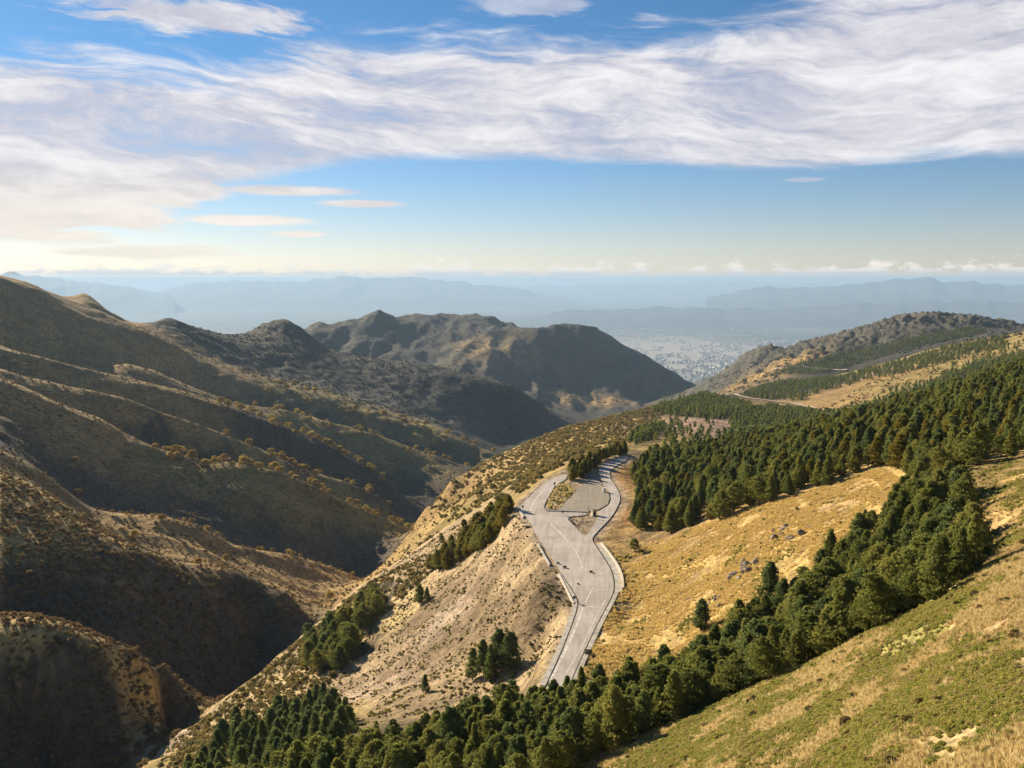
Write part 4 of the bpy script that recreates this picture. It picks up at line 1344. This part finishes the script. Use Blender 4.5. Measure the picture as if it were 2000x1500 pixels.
pine_set = proto_set('forest_pine', [merged_tree(p, 'forest_pine') for p in PINE])
FARP = [data('far_pine', pine_crown(120 + i, 280, 0.10, (0.30, 0.34, 0.27)[i], 0.04, 2), (M['pine'], M['pine_dark'], M['pine_dark'])[i]) for i in range(3)]
for i, me in enumerate(FARP):
    pass
far_set = proto_set('hill_pine', FARP)
scatter('pine_forest', [q[1] for q in rest], [(q[2] * q[3], q[2] * q[3], q[2]) for q in rest], [q[4] for q in rest], pine_set,
        'dense pines of the forest above the road and of the rows by the hairpin', 'forest')
mid = [([(1270, 806), (1370, 772), (1450, 788), (1490, 812), (1400, 820), (1310, 812)], 2600), ([(1420, 824), (1500, 797), (1600, 812), (1700, 812), (1560, 848), (1440, 862)], 2200),
       ([(1225, 862), (1290, 830), (1300, 846), (1242, 870)], 260), ([(1440, 776), (1520, 745), (1640, 740), (1720, 718), (1850, 680), (1960, 662), (1960, 680), (1800, 722), (1720, 740), (1600, 768), (1560, 785)], 2400),
       ([(1690, 800), (1780, 766), (1900, 716), (2040, 680), (2040, 712), (1850, 762), (1740, 808)], 1300), ([(1500, 735), (1620, 728), (1750, 690), (1920, 650), (1900, 640), (1700, 680), (1560, 712)], 2200),
       ([(1300, 760), (1560, 840), (2050, 640), (2050, 720), (1600, 870), (1240, 900)], 500)]
Pm_ = [thin(sample(poly, nn, 1.0, seed=300 + i), 4.5) for i, (poly, nn) in enumerate(mid)]
Pm_ = np.concatenate(Pm_)
hh = rng.uniform(6, 10, len(Pm_)); ww = hh * rng.uniform(0.9, 1.35, len(Pm_))
scatter('hill_forest', Pm_, np.stack([ww, ww, hh], 1), rng.integers(0, 3, len(Pm_)), far_set, 'dark pine woods on the hills behind the nearer forest', 'forest')
print('far pines', len(Pm_), 'rest', len(rest))

# ------------------------------------------------------------------ autumn trees on the spurs of the left flank
for cname, line, n_, hr, lab in (('R6', R6[6:], 70, (6, 11), 'golden autumn tree on the long spur above the dark slope'),
                                 ('R5', R5[5:], 30, (7, 11), 'pale autumn tree on the spur behind the long one'),
                                 ('R4', R4[6:], 45, (8, 13), 'autumn tree on the middle grove spur of the flank'),
                                 ('R3', R3[3:], 34, (8, 12), 'autumn tree on the thin upper spur of the flank'),
                                 ('R2', R2[5:], 48, (9, 14), 'autumn tree on the farthest lit spur of the flank'),
                                 ('R8', R8[4:], 26, (3, 5), 'low autumn tree on the spur near the valley floor')):
    pts = densify(line, 6)
    for k in range(n_):
        px, py, Y = random.choice(pts)
        b, s = ray(px, py)
        y = Y * random.uniform(0.985, 1.03); x = b * Y + random.uniform(-0.012, 0.012) * Y
        h = random.uniform(*hr)
        t_ = (px - line[0][0]) / (line[-1][0] - line[0][0])
        where = 'near its top' if t_ < 0.2 else ('on its upper part' if t_ < 0.4 else ('halfway along' if t_ < 0.6 else ('on its lower part' if t_ < 0.8 else 'near its foot')))
        big = 'smaller ' if h < (hr[0] + hr[1]) / 2 else 'larger '
        lab = lab.replace('low autumn', 'autumn')
        plant('autumn_tree', random.choice(AUT), (x, y, float(height(x, y)) - 0.2), h, random.uniform(0.95, 1.3), random.uniform(0, 6), big + lab + ', ' + where, 'tree', lab.replace('tree', 'trees', 1))
for (px, py), h, lab in [((147, 905), 7, 'lone orange tree on the dark slope at the left'), ((152, 968), 7, 'second lone orange tree lower on the dark slope at the left'),
                         ((315, 1020), 6, 'upright ochre tree on the shaded lower spur'), ((440, 1098), 6, 'round bright yellow tree on the low lit spur'),
                         ((262, 1052), 6, 'orange tree where two low spurs meet'), ((388, 1104), 5, 'ochre bush tree left of the round yellow one'),
                         ((645, 1172), 7, 'pale yellow tree at the valley floor behind the pine row')]:
    plant('autumn_tree', AUT[0], ground_at(px, py) - np.array((0, 0, 0.2)), h, 1.2, 1.0, lab, 'tree')

# ------------------------------------------------------------------ ground vegetation (uncountable)
SCR = [data('scrub', dome_crown(140 + i, 70, 0.20, 0.5, 0.42, 0.28, 2, 0.4), M[('scrub', 'scrub', 'oak', 'heather')[i]]) for i in range(4)]
scrub_set = proto_set('scrub', SCR)
brush_set = proto_set('brush', [data('brush', dome_crown(155 + i, 90, 0.18, 0.5, 0.46, 0.3, 2, 0.5), M['brush']) for i in range(3)])
flank_set = proto_set('flank_scrub', [data('scrub', dome_crown(150 + i, 70, 0.20, 0.5, 0.42, 0.28, 2, 0.4), M['flank']) for i in range(3)])
TUS = [data('tussock', tussock(160 + i), M['straw']) for i in range(3)] + [data('tussock', dome_crown(170 + i, 90, 0.20, 0.5, 0.36, 0.22, 2, 0.4), M['heather']) for i in range(2)]
tus_set = proto_set('tussock', TUS)
hay_set = proto_set('hay_tussock', [data('tussock', tussock(180 + i), M['hay']) for i in range(3)] + TUS[3:])


def cover(name, polys, coll, label, cat, size, kinds, power=1.0, seed=0, flat=1.0, patchy=None, drift=None):
    P, K = [], []
    for i, (poly, nn) in enumerate(polys):
        P.append(sample(poly, nn, power, seed=seed + i, keepfn=(lambda x, y: perlin(x / 9.0, y / 9.0, 5) + 0.6 * perlin(x / 2.7, y / 2.7, 6) + rng.normal(0, 0.12, len(x)) > patchy) if patchy is not None else None))
    P = np.concatenate(P)
    s = rng.uniform(size[0], size[1], len(P)) * rng.choice([0.7, 1.0, 1.0, 1.4], len(P))
    P[:, 2] -= 0.05 * s
    which = rng.choice(kinds, len(P))
    if drift is not None:                           # straw and heath grow in drifts
        al_, ac_ = P[:, 0] * 0.55 + P[:, 1] * 0.83, P[:, 0] * 0.83 - P[:, 1] * 0.55
        k1 = fbm(al_ / 2.2, ac_, 9.0, 4, 51) + 0.35 * fbm(al_, ac_, 2.2, 3, 52)
        heath = k1 + rng.normal(0, 0.08, len(P)) > drift
        which = np.where(heath, rng.integers(3, 5, len(P)), rng.integers(0, 3, len(P)))
    scatter(name, P, np.stack([s, s, s * flat], 1), which, coll, label, cat)


GRASS_NEAR = [(1120, 1500), (1250, 1442), (1500, 1330), (1700, 1235), (1850, 1165), (1905, 1112), (2010, 1045), (2010, 1520), (1100, 1520)]
GOLD = [(1165, 1065), (1215, 1090), (1300, 1050), (1400, 1020), (1550, 970), (1720, 915), (1790, 960), (1760, 1030), (1640, 1130), (1550, 1200), (1400, 1300), (1250, 1370), (1130, 1320), (1180, 1210), (1208, 1160), (1206, 1110)]
GOLD2 = [(1850, 930), (2010, 885), (2010, 1060), (1900, 1110), (1880, 1000)]
SCREE = [(350, 1440), (480, 1335), (600, 1235), (700, 1150), (860, 1045), (940, 1000), (1010, 1000), (1060, 1080), (1120, 1175), (1080, 1290), (1060, 1330), (950, 1370), (700, 1420), (560, 1400), (420, 1480), (300, 1490)]
BUSH = [(1060, 930), (1110, 905), (1180, 885), (1240, 860), (1300, 805), (1370, 770), (1250, 800), (1100, 836), (960, 896), (880, 946), (838, 992), (872, 1028), (950, 985), (1020, 970)]
cover('grass_tussocks', [(GRASS_NEAR, 36000), (GOLD2, 6000)], hay_set, 'dry straw tussocks and green heather on the near slope', 'grass', (0.28, 0.6), [0, 1, 2, 3, 4, 3, 4], 0.85, 10, 0.8, -0.42, -0.07)
cover('golden_grass', [(GOLD, 34000)], tus_set, 'golden dry grass covering the sunny slope right of the road', 'grass', (0.4, 0.8), [0, 1, 2, 0, 1, 2, 3], 1.0, 20, 0.8, -0.15, 0.42)
cover('slope_scrub', [(SCREE, 16000), (GOLD, 900), (GRASS_NEAR, 700), (GOLD2, 160)], scrub_set, 'low scattered scrub on the scree below the road', 'scrub', (0.25, 0.85), [0, 1, 1, 3, 3], 1.0, 30, 0.9, 0.0)
cover('hill_brush', [(BUSH, 15000), ([(1600, 802), (1700, 745), (1900, 690), (2030, 660), (2030, 715), (1850, 765), (1740, 800)], 2200)], brush_set, 'dense mixed brush on the slope beyond the hairpin', 'brush', (1.4, 3.6), [0, 1, 2], 1.0, 40, 0.9, 0.0)
LEFT = [(0, 560), (200, 630), (330, 640), (600, 780), (960, 890), (840, 990), (860, 1050), (700, 1145), (600, 1230), (480, 1330), (350, 1430), (280, 1500), (0, 1500)]
LEFT_NEAR = [(0, 920), (150, 1000), (260, 1070), (590, 1200), (480, 1330), (350, 1430), (280, 1500), (0, 1500)]
cover('flank_scrub', [(LEFT, 15000), (LEFT_NEAR, 3500)], flank_set, 'brown scrub dotting the left flank of the valley', 'scrub', (0.8, 2.2), [0, 1, 2], 0.85, 50)
RIDGE = [(1375, 765), (1430, 718), (1500, 676), (1620, 660), (1740, 626), (1830, 617), (1990, 645), (2010, 660), (1850, 672), (1700, 705), (1550, 728), (1440, 768)]
PEAKS = [(600, 640), (740, 615), (940, 620), (1110, 638), (1240, 690), (1366, 765), (1200, 790), (1080, 805), (900, 730), (740, 712), (640, 680)]
import bmesh as _bm


def stone(seed):
    b = _bm.new(); _bm.ops.create_icosphere(b, subdivisions=1, radius=0.5)
    r = np.random.default_rng(seed)
    P = np.array([v.co[:] for v in b.verts]) * r.uniform(0.7, 1.2, (len(b.verts), 1)) * np.array((1, 0.8, 0.6))
    F = np.array([[v.index for v in f.verts] for f in b.faces]); b.free()
    return quad_mesh('stone', P, F, M['stone'], smooth=False)


M['stone'] = plain_mat('scree_stone', (0.34, 0.265, 0.185), 0.9, 0.4, 0.4)
stone_set = proto_set('stone', [stone(500 + i) for i in range(4)])
cover('scree_stones', [(SCREE, 14000), (GOLD, 700), (GRASS_NEAR, 500), (GOLD2, 150)], stone_set, 'loose stones strewn over the scree and thinly over the grass', 'stones', (0.18, 0.55), [0, 1, 2, 3], 1.0, 95)
cover('edge_bushes', [([(330, 1460), (480, 1345), (600, 1240), (700, 1155), (830, 1080), (860, 1100), (720, 1230), (640, 1340), (560, 1400), (420, 1480)], 1500), ([(300, 1500), (420, 1440), (560, 1380), (680, 1390), (700, 1430), (500, 1520)], 500)], brush_set,
      'low green and brown bushes along the edge of the valley drop', 'bushes', (0.8, 2.3), [0, 1, 2], 1.0, 90)
cover('hill_scrub', [(RIDGE, 1600), (PEAKS, 2600), ([(330, 630), (560, 630), (750, 705), (1000, 755), (1085, 812), (980, 860), (700, 790), (480, 735)], 2200)], scrub_set, 'dark scrub speckling the distant ridges and peaks', 'scrub', (3.0, 7.0), [0, 2, 2], 0.8, 70, 0.7)
ISLAND = [(1064, 994), (1076, 964), (1084, 950), (1104, 944), (1122, 960), (1090, 995)]
P = sample(ISLAND, 200, 1.0, avoid_road=False, seed=61)
P[:, 2] = ROADZ - 0.25
scatter('island_grass', P, np.repeat(rng.uniform(0.6, 1.2, len(P))[:, None], 3, 1), rng.integers(0, 5, len(P)), hay_set, 'dry grass patch between the left road arm and the gravel lot', 'grass')

# ------------------------------------------------------------------ tracks on the far right hills
def draped(name, pix, half, lift, mat):
    g = [ground_at(px, py) for px, py in densify(pix, 6)]
    for _ in range(3):
        g = [g[0]] + [(a + 2 * b + c) / 4 for a, b, c in zip(g[:-2], g[1:-1], g[2:])] + [g[-1]]
    V, F = [], []
    for i, p in enumerate(g):
        d = g[min(i + 1, len(g) - 1)] - g[max(i - 1, 0)]
        nrm = unit(np.array((d[1], -d[0])))
        for o in (-half, half):
            q = p[:2] + nrm * o
            V.append((q[0], q[1], max(p[2], float(height(q[0], q[1]))) + lift))
        if i:
            F.append((2 * i - 2, 2 * i - 1, 2 * i + 1, 2 * i))
    o = mesh_obj(name, V, F, mat, None, True); o['kind'] = 'structure'


M['track'] = plain_mat('dirt_track', (0.46, 0.36, 0.27), 0.95, 0.25, 0.05)
draped('hill_track', [(1418, 772), (1450, 776), (1500, 783), (1545, 788), (1580, 796), (1622, 804)], 3.5, 1.2, M['track'])
draped('hill_track', [(1508, 724), (1530, 718), (1560, 717), (1600, 721), (1655, 725)], 5.0, 2.0, M['track'])

# ------------------------------------------------------------------ rocks
def rock_mesh(seed):
    import bmesh
    r = np.random.default_rng(seed)
    bm = bmesh.new()
    bmesh.ops.create_icosphere(bm, subdivisions=3, radius=1.0)
    P = np.array([v.co[:] for v in bm.verts])
    for _ in range(12):                             # flat broken faces
        d = unit(r.normal(0, 1, 3)); h = r.uniform(0.45, 0.85)
        k = P @ d
        P -= np.maximum(k - h, 0)[:, None] * d * 0.95
    P += 0.10 * np.stack([perlin(P[:, 0] * 2.3 + seed, P[:, 1] * 2.3 + P[:, 2] * 1.7, i) for i in range(3)], 1)
    P *= np.array((1.0, r.uniform(0.6, 0.9), r.uniform(0.55, 0.8)))
    F = np.array([[v.index for v in f.verts] for f in bm.faces])
    bm.free()
    return quad_mesh('rock', P, F, M['rock'], smooth=False)


ROCKS = [rock_mesh(200 + i) for i in range(6)]
rock_spots = []
for name, cx, cy_, n_, sx, sy, size in (('upper outcrop of the golden slope', 1528, 1040, 11, 34, 16, (0.8, 2.0)), ('large middle outcrop of the golden slope', 1468, 1108, 11, 32, 13, (0.8, 2.2)),
                                        ('dark outcrop just left of the middle one', 1438, 1128, 5, 14, 8, (0.9, 2.2)), ('low rocks behind the lone dark pine', 1385, 1172, 6, 24, 9, (0.6, 1.4)),
                                        ('small rocks in the upper golden grass', 1340, 1085, 5, 40, 16, (0.5, 1.0)), ('boulders on the triangular traffic island', 1120, 1020, 9, 16, 8, (0.5, 1.2)),
                                        ('rubble at the corner of the gravel lot', 1134, 948, 5, 9, 8, (0.4, 0.8)), ('stones at the left roadside below the hairpin tip', 1028, 1018, 6, 9, 8, (0.4, 0.9)),
                                        ('pale rocks on the valley edge at bottom left', 360, 1440, 9, 26, 24, (0.7, 1.8)), ('rocks on the slope beneath the retaining wall', 1085, 1150, 5, 12, 16, (0.5, 1.2))):
    for k in range(n_):
        px, py = cx + random.gauss(0, sx * 0.6), cy_ + random.gauss(0, sy * 0.6)
        sz = random.uniform(*size) * 0.8
        o = bpy.data.objects.new('rock', random.choice(ROCKS)); COL.objects.link(o)
        p = ground_at(px, py)
        o.location = (p[0], p[1], p[2] + sz * 0.02); o.scale = (sz, sz, sz * random.uniform(0.8, 1.2)); o.rotation_euler = (random.uniform(-0.3, 0.3), random.uniform(-0.3, 0.3), random.uniform(0, 6))
        mid_ = (size[0] + size[1]) * 0.4
        tag(o, '%s rock %s among the %s' % ('big' if sz > mid_ else 'small', 'on the left' if px < cx - sx * 0.3 else ('on the right' if px > cx + sx * 0.3 else 'in the middle'), name), 'rock', name)

# ------------------------------------------------------------------ small roadside things
def box_part(name, c, size, mat, parent):
    x, y, z = c; a, b, h = (k / 2 for k in size)
    V = [(x + i * a, y + j * b, z + k * h) for k in (-1, 1) for i, j in ((-1, -1), (1, -1), (1, 1), (-1, 1))]
    F = [(3, 2, 1, 0), (4, 5, 6, 7), (0, 1, 5, 4), (1, 2, 6, 5), (2, 3, 7, 6), (3, 0, 4, 7)]
    return mesh_obj(name, V, F, mat, parent)


def level_spot(px, py):
    x, y = on_level(px, py, ROADZ)
    return (x, y, ROADZ)


k = empty('utility_kiosk', level_spot(1160, 1006), 0.25)
k.scale = (0.8, 0.8, 0.8)
tag(k, 'small pale utility hut at the corner of the gravel lot', 'hut')
box_part('plinth', (0, 0, 0.0), (2.0, 1.7, 0.3), M['concrete'], k)
box_part('wall', (0, 0, 1.25), (1.8, 1.5, 2.2), M['whitewash'], k)
box_part('roof', (0, 0, 2.43), (2.1, 1.8, 0.16), M['roof'], k)
d = box_part('door', (0.1, -0.765, 1.0), (0.8, 0.03, 1.7), M['dark_paint'], k)
box_part('handle', (0.4, -0.80, 1.0), (0.05, 0.05, 0.16), M['steel'], d)
k = empty('cabinet', level_spot(1180, 961), 0.1)
tag(k, 'white cabinet standing at the edge of the gravel lot', 'cabinet')
box_part('plinth', (0, 0, 0.06), (1.1, 0.8, 0.2), M['concrete'], k)
box_part('body', (0, 0, 0.86), (1.0, 0.7, 1.4), M['white_paint'], k)
box_part('lid', (0, 0, 1.6), (1.12, 0.82, 0.08), M['white_paint'], k)
for px, py, lab in ((1021, 996, 'dark marker post inside the left tip of the hairpin'), (1083, 950, 'dark marker post at the bend of the left road arm'), (1099, 1006, 'dark marker post at the left corner of the traffic island'),
                    (1121, 1176, 'dark marker post at the end of the white retaining wall')):
    k = empty('marker_post', level_spot(px, py), 0.2)
    tag(k, lab, 'post')
    box_part('post', (0, 0, 0.5), (0.16, 0.16, 1.2), M['steel'], k)
    box_part('panel', (0, -0.11, 1.25), (0.7, 0.05, 0.7), M['dark_paint'], k)


def bare_tree(px, py, h, seed, lab):
    r = np.random.default_rng(seed)
    root = empty('bare_tree', level_spot(px, py), 0)
    root.location.z -= 0.3
    tag(root, lab, 'tree')
    V, F = tube([(0, 0, 0), (0.05, 0, h * 0.5), (0.0, 0.1, h)], [0.14, 0.10, 0.03])
    mesh_obj('trunk', V, F, M['deadwood'], root)
    for i in range(9):
        z = h * (0.25 + 0.07 * i); a = r.uniform(0, 6.28); L = h * 0.38 * (1.1 - z / h)
        tip = (math.cos(a) * L, math.sin(a) * L, z + L * 0.9)
        p1 = limb_tube((0.03, 0.02, z), tip, 0.055, 0.02)
        p2 = limb_tube(tuple(np.array(tip) * 0.6 + np.array((0, 0, z * 0.4))), (tip[0] + r.normal(0, 0.4), tip[1] + r.normal(0, 0.4), tip[2] + 0.4), 0.03, 0.012)
        mesh_obj('branch', *join(p1, p2), M['deadwood'], root)


bare_tree(1150, 1010, 4.2, 1, 'taller bare brown sapling on the traffic island')
bare_tree(1138, 1022, 3.2, 2, 'shorter bare sapling in the middle of the traffic island')
bare_tree(1130, 1034, 2.6, 3, 'lowest bare sapling at the tip of the traffic island')
for px, py, sz, lab in ((1154, 1118, 1.1, 'dark weed clump in the middle of the wide road'), (1090, 1101, 1.0, 'weed clump at the left road edge, the upper of two'), (1103, 1109, 1.2, 'weed clump at the left road edge, the lower of two'),
                        (1129, 1141, 0.7, 'tiny weed tuft on the asphalt before the bend'), (1148, 1276, 1.8, 'round dark bush at the right edge of the lower road')):
    o = bpy.data.objects.new('weed_clump', SCR[2]); COL.objects.link(o)
    o.location = level_spot(px, py); o.scale = (sz, sz, sz * 0.8)
    tag(o, lab, 'weeds')


def build_pylon():
    p = ground_at(764, 1186)
    root = empty('pylon', tuple(p), 0.25)
    tag(root, 'small grey lattice pylon with a V head beside the pine row', 'pylon')
    H = 9.0
    for s in (-1, 1):
        parts = []
        for j in (-1, 1):
            parts.append(limb_tube((s * 0.45, j * 0.4, -0.6), (s * 0.5, j * 0.4, H * 0.38), 0.07, 0.07))
            parts.append(limb_tube((s * 0.5, j * 0.4, H * 0.38), (s * 2.0, j * 0.25, H), 0.07, 0.07))
            parts.append(limb_tube((s * 0.15, j * 0.4, H * 0.42), (s * 1.5, j * 0.25, H), 0.05, 0.05))
            for i in range(6):
                t0, t1 = i / 6, (i + 1) / 6
                a = np.array((s * (0.5 + 1.5 * t0), j * 0.3, H * (0.38 + 0.62 * t0))); b = np.array((s * (0.15 + 1.35 * t1), j * 0.3, H * (0.42 + 0.58 * t1)))
                parts.append(limb_tube(a, b, 0.035, 0.035))
        mesh_obj('leg', *join(*parts), M['steel'], root)
    parts = []
    for j in (-0.25, 0.25):
        parts += [limb_tube((-3.6, j * 0.4, H), (3.6, j * 0.4, H), 0.07, 0.07), limb_tube((-2.6, j, H + 0.7), (2.6, j, H + 0.7), 0.06, 0.06)]
        xs = np.linspace(-2.6, 2.6, 11)
        for i in range(10):
            parts.append(limb_tube((xs[i], j, H + (0.7 if i % 2 else 0)), (xs[i + 1], j, H + (0 if i % 2 else 0.7)), 0.035, 0.035))
        for s in (-1, 1):
            parts.append(limb_tube((s * 2.6, j, H + 0.7), (s * 3.6, j * 0.4, H), 0.05, 0.05))
    mesh_obj('crossarm', *join(*parts), M['steel'], root)
    for x in (-3.4, 0.0, 3.4):
        q = []
        for i in range(5):
            q.append(limb_tube((x, 0, H - 0.15 - i * 0.22), (x, 0, H - 0.27 - i * 0.22), 0.05, 0.16, 8))
        mesh_obj('insulator', *join(*q), M['white_paint'], root)


build_pylon()
